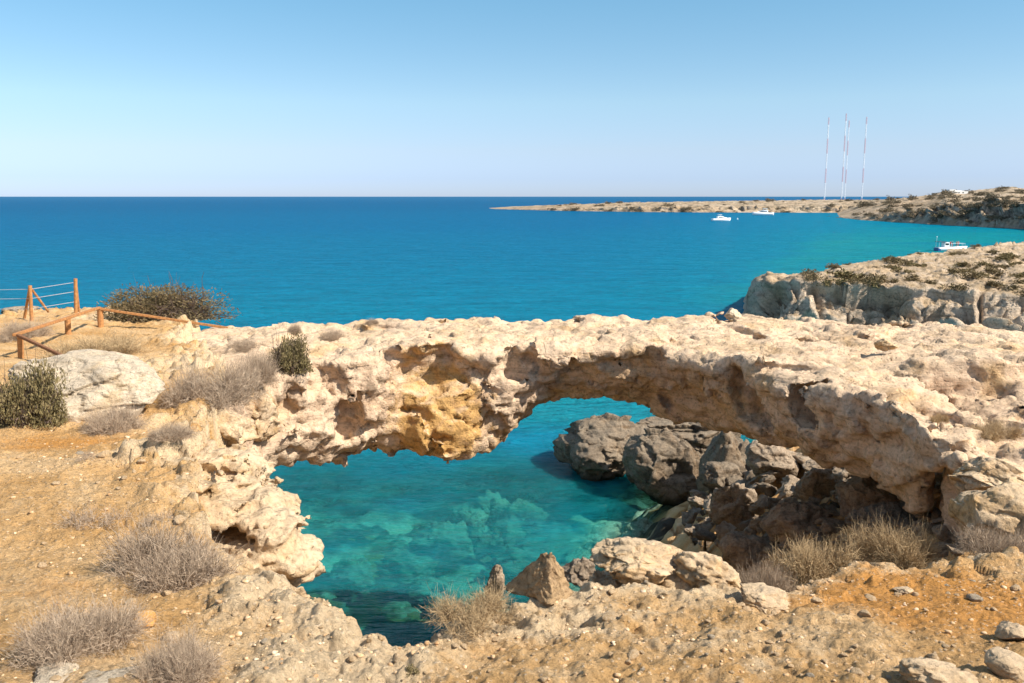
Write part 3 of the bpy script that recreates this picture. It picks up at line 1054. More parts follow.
def build_headland(T_):
    us = T_['us']
    HSHORE, HSKY, HCLIFF = T_['shore'], T_['sky'], T_['cliff']
    ts = np.concatenate([[-0.03], np.linspace(0, .06, 26), np.linspace(.06, 1, 70)[1:], np.linspace(1, 1.4, 8)[1:]])
    g = lambda L, u: np.interp(u, [q[0] for q in L], [q[1] for q in L])
    X = np.zeros((len(ts), len(us)))
    Y, Z = X.copy(), X.copy()
    for j, u in enumerate(us):
        s = at_z(u, g(HSHORE, u), 0)
        dep = 80 + 160 * sstep(500, 830, u) + 80 * sstep(900, 1000, u)
        Yk = s.y + dep
        k = at(u, g(HSKY, u), Yk)
        cz = max(0.3, k.z) * g(HCLIFF, u)
        for i, t in enumerate(ts):
            yy = s.y + dep * t
            if t < 0: z = -1.5
            elif t <= .06: z = cz * (t / .06) ** 0.8 - 0.3
            elif t <= 1: z = cz - .3 + (k.z - cz + .3) * ((t - .06) / .94) ** 0.85
            else: z = k.z * (1 - (t - 1) / .4) - 2 * (t - 1) / .4
            X[i, j], Y[i, j], Z[i, j] = s.x + (k.x - s.x) * t, yy, z
    V = np.stack([X.ravel(), Y.ravel(), Z.ravel()], 1)
    Q = grid_faces(*X.shape)[:, ::-1]
    N = vnormals(V, Q)
    T = np.repeat(ts[:, None], len(us), 1).ravel()
    face = sstep(.09, .05, T) * sstep(-.01, .01, T)
    hz = np.clip(Z.ravel() / 6, .12, 1)
    fa, ea = facets(V * np.array((1, .7, 1.2)), 9.0, 1.0)
    fb, eb = facets(V * np.array((1, .7, 1.2)), 4.0, 1.0, 20)
    d = (4.0 * fa + 2.0 * fb - 1.2 * sstep(.16, 0, ea)) * face * hz
    d += 0.7 * fbm(V, 9, 4, .6) * hz * sstep(0, .03, T) + 0.8 * np.maximum(0, ridged(V, 14, 3, 3)) * hz * (1 - face) * 0.6
    V = V + N * d[:, None]
    o = mesh_np("headland", V, Q, M['headland'])
    return tag(o, kind='structure')


spit, headland = build_headland(SPIT), build_headland(HILL)
HSKY = HILL['sky']

# ------------------------------------------------------------------ sea
def build_sea():
    uu = np.concatenate([np.linspace(-3200, -80, 60), np.linspace(-60, 1084, 300), np.linspace(1110, 4200, 60)])
    ys = np.concatenate([np.linspace(6, 84, 260), np.exp(np.linspace(math.log(84.5), math.log(1500), 180)), np.exp(np.linspace(math.log(1600), math.log(45000), 20))])
    A = (uu - CX) / FPX
    X = np.outer(ys, A)
    Y = np.repeat(ys[:, None], len(uu), 1)
    p = P3(X, Y)
    inlet = -sea_floor(X, Y) + 0.0
    inlet = np.where(X < -4, np.maximum(inlet, 2.6), inlet)
    inlet = np.maximum(inlet - 0.5 * fbm(p, 4.0, 2, 0.55, 1.7).reshape(X.shape), 0.05)
    r = np.hypot(X, Y)
    # open sea: shelving away from the coast; the bay on the right stays shallow over sand
    openD = 3.6 + 6.5 * sstep(55, 260, r) + 7 * sstep(200, 560, r) + 10 * sstep(480, 1200, r) + 8 * sstep(800, 3000, r)
    az = X / np.maximum(Y, 1)
    bay = sstep(0.02, 0.42, az) * sstep(60, 190, Y) * sstep(1350, 760, Y)
    openD = openD * (1 - 0.74 * bay)
    blend = sstep(46, 66, Y)
    D = inlet * (1 - blend) + np.maximum(openD, 3.5) * blend
    D = D + 0.0 * r
    V = np.stack([X.ravel(), Y.ravel(), np.zeros(X.size)], 1)
    o = mesh_np("sea", V, grid_faces(*X.shape)[:, ::-1], M['water'])
    attr(o, "depth", D.ravel())
    attr(o, "far", sstep(44, 62, Y).ravel())
    return tag(o, kind='structure')


sea = build_sea()

# ------------------------------------------------------------------ finding the surface under a pixel
bpy.context.view_layer.update()
DG = bpy.context.evaluated_depsgraph_get()
SOLID = {'ground', 'seabed', 'natural_bridge', 'rock_ledge', 'cliff', 'headland'}


def cast(o, d, names=SOLID):
    o = Vector(o)
    d = Vector(d).normalized()
    for _ in range(12):
        ok, loc, nor, idx, ob, mx = S.ray_cast(DG, o, d)
        if not ok:
            return None
        if ob.name.split('.')[0] in names:
            return loc
        o = loc + d * 0.01
    return None


def hit(u, v, names=SOLID):
    return cast((0, 0, CAM_H), ray(u, v), names)


def drop(x, y, z0=18.0, names=SOLID):
    return cast((x, y, z0), (0, 0, -1), names)


# ------------------------------------------------------------------ boulders
_ico = {}


def ico(n):
    if n not in _ico:
        bm = bmesh.new()
        bmesh.ops.create_icosphere(bm, subdivisions=n, radius=1)
        V = np.array([v.co[:] for v in bm.verts])
        F = np.array([[v.index for v in f.verts] for f in bm.faces])
        bm.free()
        _ico[n] = (V, F)
    return _ico[n]


def rock_shape(seed, sub=5, chips=9, rough=1.0, lumpy=0.16, squash=(1, 1, 1)):
    r = np.random.default_rng(seed)
    V, F = ico(sub)
    V = V.copy()
    for _ in range(chips):
        n = r.normal(size=3)
        n /= np.linalg.norm(n)
        d = r.uniform(0.55, 0.86)
        e = V @ n - d
        V = V - np.outer(np.maximum(e, 0) * 0.94, n)
    off = seed * 3.17
    N = V / np.linalg.norm(V, axis=1)[:, None]
    fa, ea = facets(V, 0.75, 1.0, int(off) % 90)
    dd = lumpy * .7 * perlin(V, 0.9, off) + 0.13 * min(rough, 1.2) * fa + rough * (0.025 * ridged(V, 0.55, 3, off) + 0.035 * fbm(V, 0.28, 3, .6, off))
    if sub >= 4:
        fb, eb = facets(V + 0.05 * perlin(V, .3, off)[:, None], 0.34, 1.0, int(off) % 50)
        dd = dd + rough * (0.075 * fb - 0.03 * sstep(.12, 0, eb))
    V = V + N * dd[:, None]
    V = V * np.array(squash)
    V = V - (V.max(0) + V.min(0)) / 2
    V = V / ((V.max(0) - V.min(0)) / 2)
    return V, F


def boulder(name, seed, loc, half, rot, mat, sub=5, **k):
    """loc is the centre of the stone; origin goes to its base"""
    V, F = rock_shape(seed, sub, **k)
    V = V * np.array(half)
    Rm = np.array(Matrix.Rotation(rot[2], 3, 'Z') @ Matrix.Rotation(rot[1], 3, 'Y') @ Matrix.Rotation(rot[0], 3, 'X'))
    V = V @ Rm.T
    zb = V[:, 2].min()
    V[:, 2] -= zb
    o = mesh_np(name, V, F, mat)
    o.location = (loc[0], loc[1], loc[2] + zb)
    return o


# name, label, group, (u, v) centre in the picture, width and height in pixels, distance, depth factor, rotation, material, seed, extra
BIG = [
    ("boulder", "long jagged grey boulder standing in the water under the arch", None, (602, 435), 102, 48, 48.0, 1.0, (0, .12, -.15), 'grey', 11, dict(lumpy=.22)),
    ("boulder", "low grey rock at the waterline in front of the long jagged boulder", None, (598, 449), 56, 20, 46.5, 1.1, (0, 0, .1), 'grey', 12, {}),
    ("boulder", "biggest rounded grey boulder between the arch and the shallow pool", None, (668, 458), 96, 60, 43.6, .9, (0, .28, -.25), 'grey', 13, dict(chips=5, lumpy=.1)),
    ("boulder", "pitted brown boulder behind the rounded one beneath the shaded arch face", None, (735, 450), 66, 38, 40, 1.0, (0, .2, .2), 'grey', 14, {}),
    ("boulder", "dark ridge of rock in shade behind the rounded boulder", None, (690, 430), 110, 36, 50, .8, (0, .1, -.2), 'grey', 41, dict(rough=1.3)),
    ("boulder", "brown block piled against the pitted boulder under the arch", None, (772, 464), 56, 40, 34.0, 1.0, (0, .3, .2), 'brown', 42, dict(chips=12)),
    ("boulder", "squat boulder at the water's edge below the pitted one", None, (722, 478), 50, 34, 37, 1.0, (0, .2, .5), 'grey', 43, dict(chips=10)),
    ("boulder", "jagged tan boulder in shade beside the upright split one", None, (848, 480), 46, 40, 27, 1.0, (.3, .2, .5), 'brown', 44, dict(chips=12)),
    ("boulder", "pointed ragged boulder on the shore right of the shallow pool", None, (735, 506), 50, 52, 31, .9, (.2, .5, .3), 'brown', 15, dict(chips=12, rough=1.5)),
    ("boulder", "leaning pale slab with a shaded underside in the middle of the fallen rocks", None, (795, 518), 72, 44, 25, 1.0, (.1, -.45, .3), 'brown', 16, dict(chips=12)),
    ("boulder", "upright split boulder at the centre of the fallen rocks", None, (815, 485), 40, 44, 28, .9, (.2, .3, .2), 'brown', 17, dict(chips=12)),
    ("boulder", "large flat tan slab sloping below the overhanging end of the arch", None, (880, 500), 88, 46, 22, 1.2, (.25, -.2, .2), 'brown', 18, dict(chips=10)),
    ("boulder", "broad grey slab in deep shade above the dry bushes", None, (895, 526), 90, 44, 17, 1.0, (.3, .1, 0), 'grey', 19, {}),
    ("boulder", "tall tan boulder with a flat shaded face at the right edge", None, (1000, 518), 112, 78, 8.8, .9, (0, .1, .55), 'ledge', 20, dict(chips=12, rough=.7)),
    ("boulder", "brown broken rock wedged between the right bank and the arch end", None, (992, 478), 90, 44, 13.2, 1.0, (0, .35, .2), 'ledge', 21, dict(chips=11)),
    ("boulder", "pyramid shaped brown stone on the edge of the drop", None, (548, 577), 58, 54, 6.3, .9, (0, 0, .5), 'golden', 22, dict(chips=0, rough=.5, lumpy=.05)),
    ("boulder", "dark pitted stone between the pyramid stone and the cream block", None, (580, 572), 44, 34, 6.6, 1.0, (0, 0, 0), 'brown', 23, dict(rough=1.6)),
    ("boulder", "broad cream block with a hollow front on the edge of the drop", None, (640, 564), 108, 42, 6.9, .9, (0, .12, .1), 'ledge', 24, dict(rough=1.3, chips=12)),
    ("boulder", "ochre broken rock where the foreground falls to the fallen rocks", None, (708, 570), 74, 32, 7.6, 1.2, (0, .25, .2), 'ledge', 25, dict(chips=16, rough=1.7, lumpy=.3)),
    ("boulder", "grey brown rock beside the ochre broken rock above the cove", None, (748, 556), 60, 46, 9.0, 1.0, (0, .3, .6), 'brown', 26, dict(chips=12)),
    ("boulder", "small upright weedy rock rising from the inlet water", None, (495, 580), 22, 34, 31.6, .9, (0, .1, 0), 'brown', 27, dict(rough=1.4)),
    ("boulder", "half buried flat stone on the dirt near the dark bush", None, (766, 599), 50, 20, 5.9, 1.2, (0, .1, 0), 'ledge', 28, {}),
    ("boulder", "cream rock cut by the bottom edge right of the path", None, (935, 677), 74, 32, 3.75, .9, (0, .1, .1), 'ledge', 29, dict(rough=1.3)),
    ("boulder", "smooth tan stone in the bottom right corner", None, (1012, 666), 54, 26, 4.0, .9, (0, .15, .1), 'ledge', 30, dict(rough=.4, chips=6)),
    ("boulder", "tan stone at the right edge above the smooth corner stone", None, (1014, 632), 40, 22, 4.7, 1.0, (0, .1, .4), 'ledge', 31, dict(rough=.5)),
    ("boulder", "wide white limestone outcrop beneath the low wooden rail", None, (92, 392), 160, 74, 13.2, 1.05, (0, .06, 0), 'pale', 32, dict(chips=4, rough=.55, lumpy=.12)),
    ("boulder", "rough tan outcrop between the dead shrub and the overhanging ledge", None, (222, 432), 76, 52, 16.6, 1.0, (0, .2, .3), 'ledge', 45, dict(rough=1.5, chips=12)),
    ("boulder", "weathered tan outcrop below the dark grey dead shrub", None, (256, 412), 50, 56, 18.6, .8, (0, .2, .9), 'ledge', 46, dict(rough=1.5, chips=12)),
    ("boulder", "white upright stone on the far edge of the arch top", None, (733, 309.5), 17, 13, 27.2, 1.0, (0, .3, 0), 'pale', 33, dict(chips=8)),
    ("boulder", "ochre lump of earth between two dry shrubs", None, (143, 620), 26, 17, 4.95, 1.0, (0, 0, 0), 'ochre', 34, dict(chips=3, rough=.8)),
    ("boulder", "small white stone under the sparse twigs on the left slope", None, (75, 531), 10, 8, 7.3, 1.0, (0, 0, 0), 'pale', 35, {}),
    ("boulder", "flat pale slab flush with the dirt at the bottom left", None, (55, 677), 50, 14, 4.0, 1.2, (0, 0, .2), 'pale', 36, {}),
    ("boulder", "flat pale slab beside the lowest dry shrub at the bottom edge", None, (106, 681), 60, 12, 3.8, 1.2, (0, 0, -.2), 'pale', 37, {}),
    ("boulder", "long low stone on the orange dirt near the ledge edge", None, (903, 590), 22, 7, 6.1, .9, (0, 0, 0), 'ledge', 38, {}),
    ("boulder", "dark brown outcrop above the sea beyond the wire posts", None, (20, 311), 36, 10, 34.0, 1.0, (0, 0, 0), 'brown', 39, {}),
    ("boulder", "knobbly tan rock on the top of the arch casting a dark shadow", None, (886, 345), 22, 13, 21.3, 1.0, (0, 0, 0), 'ledge', 40, {}),
]
M['golden'] = rock_mat("golden_brown_rock", (0.47, 0.315, 0.17), (0.34, 0.22, 0.115), (0.42, 0.23, 0.07), (0.17, 0.105, 0.06), 3.0, 0.5)
M['ochre'] = plain("ochre_earth", (0.50, 0.255, 0.07), 0.95, 0.3, 20)


def pyramid(name, loc, half, mat, seed):
    V, F = rock_shape(seed, 5, chips=3, rough=1.0, lumpy=.12)
    t = (V[:, 2] + 1) / 2
    k = np.clip(1.12 - t * 1.02, 0.05, 1)
    ang = np.arctan2(V[:, 1], V[:, 0])
    m = np.maximum.reduce([np.cos(ang - a) for a in (-2.4, -0.55, 1.4)])
    rr = 0.62 / np.maximum(m, .35)
    rad = np.hypot(V[:, 0], V[:, 1])
    s = np.where(rad > 1e-5, rr * k / np.maximum(rad, 1e-5) * np.minimum(1, rad * 3), 1)
    W = np.stack([V[:, 0] * s + 0.1 * t - .05, V[:, 1] * s, V[:, 2]], 1)
    fa, ea = facets(V, .6, 1.0, 9)
    W += 0.09 * fa[:, None] * np.stack([V[:, 0], V[:, 1], 0 * t], 1)
    W += 0.07 * np.stack([fbm(V, .4, 3, .6, 1), fbm(V, .4, 3, .6, 11), 0 * t], 1)
    W = W * np.array(half)
    zb = W[:, 2].min()
    W[:, 2] -= zb
    o = mesh_np(name, W, F, mat)
    o.location = (loc[0], loc[1], loc[2] + zb)
    return o


for (nm, lab, grp, (u, v), wpx, hpx, Y, dep, rot, mat, seed, ex) in BIG:
    c = at(u, v, Y)
    s = Y / FPX
    hz_ = hpx / 2 * s * 1.06
    if seed in (11, 12, 13, 14, 27, 41):                       # these stand in the water
        top_ = c.z + hz_
        hz_ = (top_ + 0.6) / 2
        c.z = top_ - hz_
    if seed in (22, 23, 24, 25, 28, 29, 30, 31, 34, 36, 37, 38):
        b_ = hit(u, v + 0.42 * hpx)
        if b_ is not None and b_.y < 9 and seed < 40:
            Y = b_.y + 0.45 * wpx / 2 * b_.y / FPX * dep
            c = at(u, v, Y)
            s = Y / FPX
            hz_ = hpx / 2 * s * 1.06
    if seed in (15, 16, 17, 18, 19, 26, 42, 43, 44):      # lie on the heap
        b_ = hit(u, v + 0.40 * hpx, {'ground', 'seabed'})
        if b_ is not None and b_.y > 8 and b_.y < 45:
            Y = b_.y + 0.35 * wpx / 2 * b_.y / FPX * dep
            c = at(u, v, Y)
            s = Y / FPX
            hz_ = hpx / 2 * s * 1.06
    if seed == 33:
        k_ = at(733, 314, 26.6)
        c = (drop(k_.x, k_.y) or c) + Vector((0, 0, .17))
    half = (wpx / 2 * s * 1.02, wpx / 2 * s * dep, hz_)
    if seed == 22:
        o = pyramid(nm, c, half, M[mat], seed)
    else:
        o = boulder(nm, seed, c, half, rot, M[mat], 6 if wpx > 80 else 5, **ex)
    tag(o, lab, "outcrop" if "outcrop" in lab else "rock", grp)

# fallen rocks in the cove: many shapes in one heap
r_ = np.random.default_rng(21)
protos = []
for k in range(9):
    V, F = rock_shape(200 + k, 4, chips=12, rough=1.3)
    V[:, 2] *= 0.55
    o = mesh_np("fallen_rock", V, F, M['brown'] if k % 3 else M['grey'], link=False)
    protos.append(o)
spots = []
for _ in range(3000):
    u = r_.uniform(690, 962)
    lo = np.interp(u, [690, 720, 800, 880, 960], [480, 448, 448, 474, 485])
    hi = np.interp(u, [690, 760, 800, 860, 960], [540, 560, 570, 560, 555])
    v = r_.uniform(lo, hi)
    h_ = hit(u, v)
    h2 = hit(u, v, {'ground', 'seabed'})
    if h_ is None or h2 is None or (h_ - h2).length > .05 or h_.z < -0.8 or h_.z > 11.5 or h_.y < 8.5 or h_.y > 46:
        continue
    w_ = r_.uniform(8, 30) * h_.y / FPX / 2
    if any((h_ - q).length < (w_ + w2) * 0.62 for q, w2 in spots):
        continue
    spots.append((h_, w_))
    if len(spots) >= 250:
        break
for (h_, w_) in spots:
    o = protos[int(r_.integers(9))].copy()
    COL.objects.link(o)
    o.location = (h_.x, h_.y, h_.z + w_ * r_.uniform(-.05, .45))
    o.scale = (w_ * r_.uniform(.8, 1.3), w_ * r_.uniform(.8, 1.3), w_ * r_.uniform(.7, 1.3))
    o.rotation_euler = (r_.uniform(-.6, .6), r_.uniform(-.6, .6), r_.uniform(0, 6.3))
    tag(o, "small fallen rock in the heap below the right end of the arch", "rock", "fallen rocks heaped in the cove")

# rocks under the water of the inlet
SUBS = [((492, 491), 46, 24), ((520, 501), 62, 20), ((440, 525), 66, 22), ((545, 543), 120, 26), ((500, 520), 60, 20), ((405, 548), 70, 20), ((455, 583), 110, 34), ((590, 520), 70, 18),
        ((570, 555), 90, 24), ((548, 470), 50, 16), ((640, 520), 60, 18), ((350, 560), 60, 16), ((560, 525), 60, 14), ((610, 545), 70, 16), ((470, 505), 40, 14)]
for k, ((u, v), wpx, hpx) in enumerate(SUBS):
    c = at_z(u, v, -0.5)
    s = c.y / FPX
    o = boulder("submerged_rock", 300 + k, (c.x, c.y, -1.5), (wpx / 2 * s, wpx / 2 * s * .7, 1.05), (r_.uniform(-.2, .2), r_.uniform(-.2, .2), r_.uniform(-.4, .4)), M['sub'], 5, chips=12, lumpy=.45, rough=2.2)
    tag(o, "sunken boulder seen blurred through the clear water of the inlet", "rock", "sunken boulders in the inlet")

# ------------------------------------------------------------------ loose stones and gravel
M['stone'] = rock_mat("loose_tan_stone", (0.68, 0.50, 0.31), (0.58, 0.38, 0.20), (0.55, 0.30, 0.11), (0.40, 0.25, 0.13), 5, 0.5)
stone_pr = []
for k in range(6):
    V, F = rock_shape(500 + k, 3, chips=9, rough=.8)
    V[:, 2] *= .62
    V[:, 2] += .25
    stone_pr.append(mesh_np("loose_stone", V, F, M['stone'] if k else M['pale'], link=False))
n_st = 0
while n_st < 170:
    if r_.random() < 0.6:
        u, v = r_.uniform(390, 1024), r_.uniform(575, 683)
    else:
        u, v = r_.uniform(0, 390), r_.uniform(440, 683)
    h_ = hit(u, v)
    if h_ is None or h_.z < 11 or h_.y > 13:
        continue
    w_ = r_.uniform(0.010, 0.022) + 0.035 * r_.random() ** 7
    w_ *= (h_.y / 5.5) ** 0.5
    o = stone_pr[int(r_.integers(6))].copy()
    COL.objects.link(o)
    o.location = h_
    o.scale = (w_ * r_.uniform(.8, 1.4), w_ * r_.uniform(.8, 1.2), w_ * r_.uniform(.7, 1.2))
    o.rotation_euler = (r_.uniform(-.2, .2), r_.uniform(-.2, .2), r_.uniform(0, 6.3))
    tag(o, "fist sized stone lying loose on the foreground dirt", "stone", "loose stones on the foreground dirt")
    n_st += 1


def build_gravel():
    base = []
    for k in range(8):
        V, F = rock_shape(700 + k, 2, chips=12, rough=.6)
        V[:, 2] = V[:, 2] * .6 + .2
        base.append(V)
    F = ico(2)[1]
    vs, fs, n = [], [], 0
    N = 12000
    us = r_.uniform(-90, 1110, N)
    ys = np.exp(r_.uniform(math.log(3.2), math.log(13), N))
    xs = (us - CX) / FPX * ys
    z, sd, zp = terrain(xs, ys)
    dens = 0.22 + 0.9 * blobs(xs, ys, STONY) + 0.4 * fbm(P3(xs, ys), 0.8, 2)
    keep = (sd < 0.05) & (r_.random(N) < dens)
    for x, y in zip(xs[keep], ys[keep]):
        h_ = drop(x, y, 18, {'ground', 'rock_ledge'})
        if h_ is None:
            continue
        s = (0.004 + 0.015 * r_.random() ** 4) * (y / 5) ** 0.6
        a = r_.uniform(0, 6.3)
        V = base[int(r_.integers(8))] * np.array((s * r_.uniform(.8, 1.4), s, s))
        ca, sa = math.cos(a), math.sin(a)
        V = np.stack([V[:, 0] * ca - V[:, 1] * sa, V[:, 0] * sa + V[:, 1] * ca, V[:, 2]], 1) + np.array(h_)
        vs.append(V)
        fs.append(F + n)
        n += len(V)
    t = NT("gravel")
    v = t.coord()
    c = t.ramp(t.noise(v, 14, 3, .6), [(0.34, (0.40, 0.225, 0.105)), (0.5, (0.55, 0.37, 0.205)), (0.66, (0.68, 0.53, 0.37))])
    o = mesh_np("gravel", np.concatenate(vs), np.concatenate(fs), t.finish(c), smooth=False)
    tag(o, "pale gravel strewn over the foreground dirt", "gravel", kind='stuff')


build_gravel()

# ------------------------------------------------------------------ shrubs
def twig_mat(name, a, b):
    t = NT(name)
    v = t.coord()
    c = t.ramp(t.noise(v, 5, 5, .7), [(0.35, a), (0.65, b)])
    return t.finish(c)


def leaf_mat(name, a, b, d):
    t = NT(name)
    v = t.coord()
    c = t.ramp(t.noise(v, 4, 5, .7), [(0.36, a), (0.52, b), (0.66, d)])
    return t.finish(c)


M['twig_grey'] = twig_mat("grey_dry_twigs", (0.27, 0.195, 0.135), (0.54, 0.415, 0.295))
M['twig_straw'] = twig_mat("straw_dry_twigs", (0.30, 0.205, 0.11), (0.55, 0.40, 0.225))
M['twig_dark'] = twig_mat("dark_twigs", (0.07, 0.05, 0.04), (0.17, 0.12, 0.09))
M['leaf_olive'] = leaf_mat("olive_leaves", (0.10, 0.078, 0.033), (0.20, 0.158, 0.07), (0.34, 0.26, 0.14))
M['leaf_far'] = leaf_mat("dull_scrub_leaves", (0.11, 0.088, 0.056), (0.17, 0.135, 0.085), (0.27, 0.21, 0.135))
M['leaf_dark'] = leaf_mat("dark_leaves", (0.085, 0.066, 0.032), (0.175, 0.132, 0.065), (0.31, 0.23, 0.13))


def ribbons(P0, P1, w0, w1, rng):
    d = P1 - P0
    s = np.cross(d, rng.normal(size=d.shape))
    s /= np.maximum(np.linalg.norm(s, axis=1), 1e-9)[:, None]
    V = np.stack([P0 - s * w0, P0 + s * w0, P1 + s * w1, P1 - s * w1], 1).reshape(-1, 3)
    return V, np.arange(len(V)).reshape(-1, 4)


def join(parts):
    vs, fs, n = [], [], 0
    for V, F in parts:
        vs.append(V)
        fs.append(F + n)
        n += len(V)
    return np.concatenate(vs), np.concatenate(fs)


def dry_geo(seed, n=420, sub=7, width=0.006, up=0.55, wob=.22):
    """mound of dry twigs, radius 1, height about 0.7"""
    r = np.random.default_rng(seed)
    parts = []
    nc = 13
    ca, cr = r.uniform(0, 2 * np.pi, nc), np.sqrt(r.uniform(0, 1, nc)) * .80
    crown = np.stack([np.cos(ca) * cr, np.sin(ca) * cr, 0 * cr], 1)
    size = r.uniform(.16, .58, nc) * (1.1 - .35 * cr)
    k = r.choice(nc, n, p=size ** 1.6 / (size ** 1.6).sum())
    az = r.uniform(0, 2 * np.pi, n)
    el = np.arcsin(np.clip(r.uniform(0.02, 1, n) ** (1 / (0.6 + up)), 0, 1))
    L = size[k] * np.clip(r.normal(.9, .22, n), .35, 1.5)
    root = crown[k] + np.stack([r.normal(0, .07, n), r.normal(0, .07, n), np.zeros(n) - .02], 1)
    tip = root + np.stack([np.cos(az) * np.cos(el), np.sin(az) * np.cos(el), np.sin(el) * .85], 1) * L[:, None] + crown[k] * .12
    mid1 = root + (tip - root) * .4 + r.normal(0, wob * .16, (n, 3)) + np.array((0, 0, .03))
    mid2 = root + (tip - root) * .72 + r.normal(0, wob * .24, (n, 3)) + np.array((0, 0, .02))
    parts.append(ribbons(root, mid1, width * 1.5, width * 1.2, r))
    parts.append(ribbons(mid1, mid2, width * 1.2, width, r))
    parts.append(ribbons(mid2, tip, width, width * .5, r))
    for k in range(sub):
        t = r.uniform(.25, 1, n)[:, None]
        b = np.where(t < .6, mid1 + (mid2 - mid1) * (t - .25) / .35, mid2 + (tip - mid2) * (t - .6) / .4)
        d = (tip - root)
        d = d / np.linalg.norm(d, axis=1)[:, None] + r.normal(0, .65, (n, 3))
        e = b + d * r.uniform(.04, .14, n)[:, None]
        parts.append(ribbons(b, e, width * .7, width * .35, r))
        e2 = e + (d + r.normal(0, .7, (n, 3))) * r.uniform(.03, .08, n)[:, None]
        parts.append(ribbons(e, e2, width * .5, width * .25, r))
    return join(parts)


def leafy_geo(seed, n=9000, size=0.04, clumps=40):
    r = np.random.default_rng(seed)
    c = r.normal(size=(clumps, 3))
    c /= np.linalg.norm(c, axis=1)[:, None]
    c[:, 2] = np.abs(c[:, 2])
    c *= r.uniform(.35, .80, clumps)[:, None]
    rad = r.uniform(.20, .36, clumps)
    k = r.integers(0, clumps, n)
    d = r.normal(size=(n, 3))
    d /= np.linalg.norm(d, axis=1)[:, None]
    p = c[k] + d * (rad[k] * r.uniform(.45, 1.08, n))[:, None]
    p[:, 2] = np.maximum(p[:, 2], .0) * .8
    e = d + r.normal(0, .7, (n, 3)) + np.array((0, 0, .4))
    e /= np.linalg.norm(e, axis=1)[:, None]
    return ribbons(p, p + e * (size * r.uniform(.6, 1.6, n))[:, None], size * .36, size * .16, r)


def norm_geo(VF):
    V, F = VF
    V = V.copy()
    V[:, :2] /= np.percentile(np.abs(V[:, :2]), 98.5)
    V[:, 2] /= np.percentile(V[:, 2], 98.5)
    return V, F


GEO = {
    'dry_a': mesh_np("g", *norm_geo(dry_geo(1, 1000, 8, .0042)), M['twig_grey'], smooth=False, link=False).data,
    'dry_b': mesh_np("g", *norm_geo(dry_geo(2, 1000, 8, .0042, .4)), M['twig_grey'], smooth=False, link=False).data,
    'dry_c': mesh_np("g", *norm_geo(dry_geo(3, 850, 8, .0046, .6)), M['twig_grey'], smooth=False, link=False).data,
    'dry_d': mesh_np("g", *norm_geo(dry_geo(31, 1000, 8, .0042, .25)), M['twig_grey'], smooth=False, link=False).data,
    'dry_e': mesh_np("g", *norm_geo(dry_geo(47, 900, 8, .0044, .35)), M['twig_grey'], smooth=False, link=False).data,
    'sparse': mesh_np("g", *norm_geo(dry_geo(4, 190, 6, .006, .3)), M['twig_grey'], smooth=False, link=False).data,
    'straw': mesh_np("g", *norm_geo(dry_geo(5, 800, 8, .005, .7, .3)), M['twig_straw'], smooth=False, link=False).data,
    'straw_b': mesh_np("g", *norm_geo(dry_geo(6, 560, 7, .0055, .9, .35)), M['twig_straw'], smooth=False, link=False).data,
    'inner': mesh_np("g", *norm_geo(dry_geo(7, 200, 5, .011, .6)), M['twig_dark'], smooth=False, link=False).data,
    'leaf_a': mesh_np("g", *norm_geo(leafy_geo(8)), M['leaf_olive'], smooth=False, link=False).data,
    'leaf_b': mesh_np("g", *norm_geo(leafy_geo(9, 14000, .03, 60)), M['leaf_dark'], smooth=False, link=False).data,
    'leaf_s': mesh_np("g", *norm_geo(leafy_geo(10, 420, .12, 12)), M['leaf_dark'], smooth=False, link=False).data,
    'leaf_h': mesh_np("g", *norm_geo(leafy_geo(12, 400, .13, 12)), M['leaf_far'], smooth=False, link=False).data,
    'leaf_t': mesh_np("g", *norm_geo(leafy_geo(11, 380, .13, 10)), M['leaf_olive'], smooth=False, link=False).data,
}


def shrub(kind, label, u0, u1, v0, v1, cat="shrub", group=None, Y=None, rz=None, deep=0.9, back=0.0):
    """fills the picture box u0..u1, v0..v1 with a plant standing on the surface at its lower edge"""
    u = (u0 + u1) / 2
    b = hit(u, v1 - 0.12 * (v1 - v0)) if Y is None else None
    if b is None:
        b = at(u, v1 - 0.1 * (v1 - v0), Y or 10)
    s = b.y / FPX
    rad = (u1 - u0) / 2 * s
    k_ = (b.y + rad * 0.45 * (deep if back else 1) + back) / b.y
    b = Vector((b.x * (k_ if back else 1), b.y * k_, b.z))
    g = drop(b.x, b.y)
    if Y is None and g is not None and abs(g.z - b.z) < 0.5:
        b = g
    hgt = (v1 - v0) * s * (0.80 if kind in ('olive', 'dark') else 0.66)
    rz = random.uniform(0, 6.28) if rz is None else rz
    sc = (rad, rad * deep, hgt)
    if kind in ('olive', 'dark'):
        o = empty("shrub", b, rz)
        for nm, g_ in (("twigs", GEO['inner']), ("foliage", GEO['leaf_a' if kind == 'olive' else 'leaf_b'])):
            c = bpy.data.objects.new(nm, g_)
            COL.objects.link(c)
            c.parent = o
            c.scale = sc if nm == "foliage" else tuple(k * .95 for k in sc)
    else:
        o = bpy.data.objects.new("dry_shrub" if kind[:3] in ('dry', 'spa', 'str') else "shrub", GEO[kind])
        COL.objects.link(o)
        o.location = b
        o.rotation_euler = (0, 0, rz)
        o.scale = sc
    tag(o, label, cat, group)
    return o


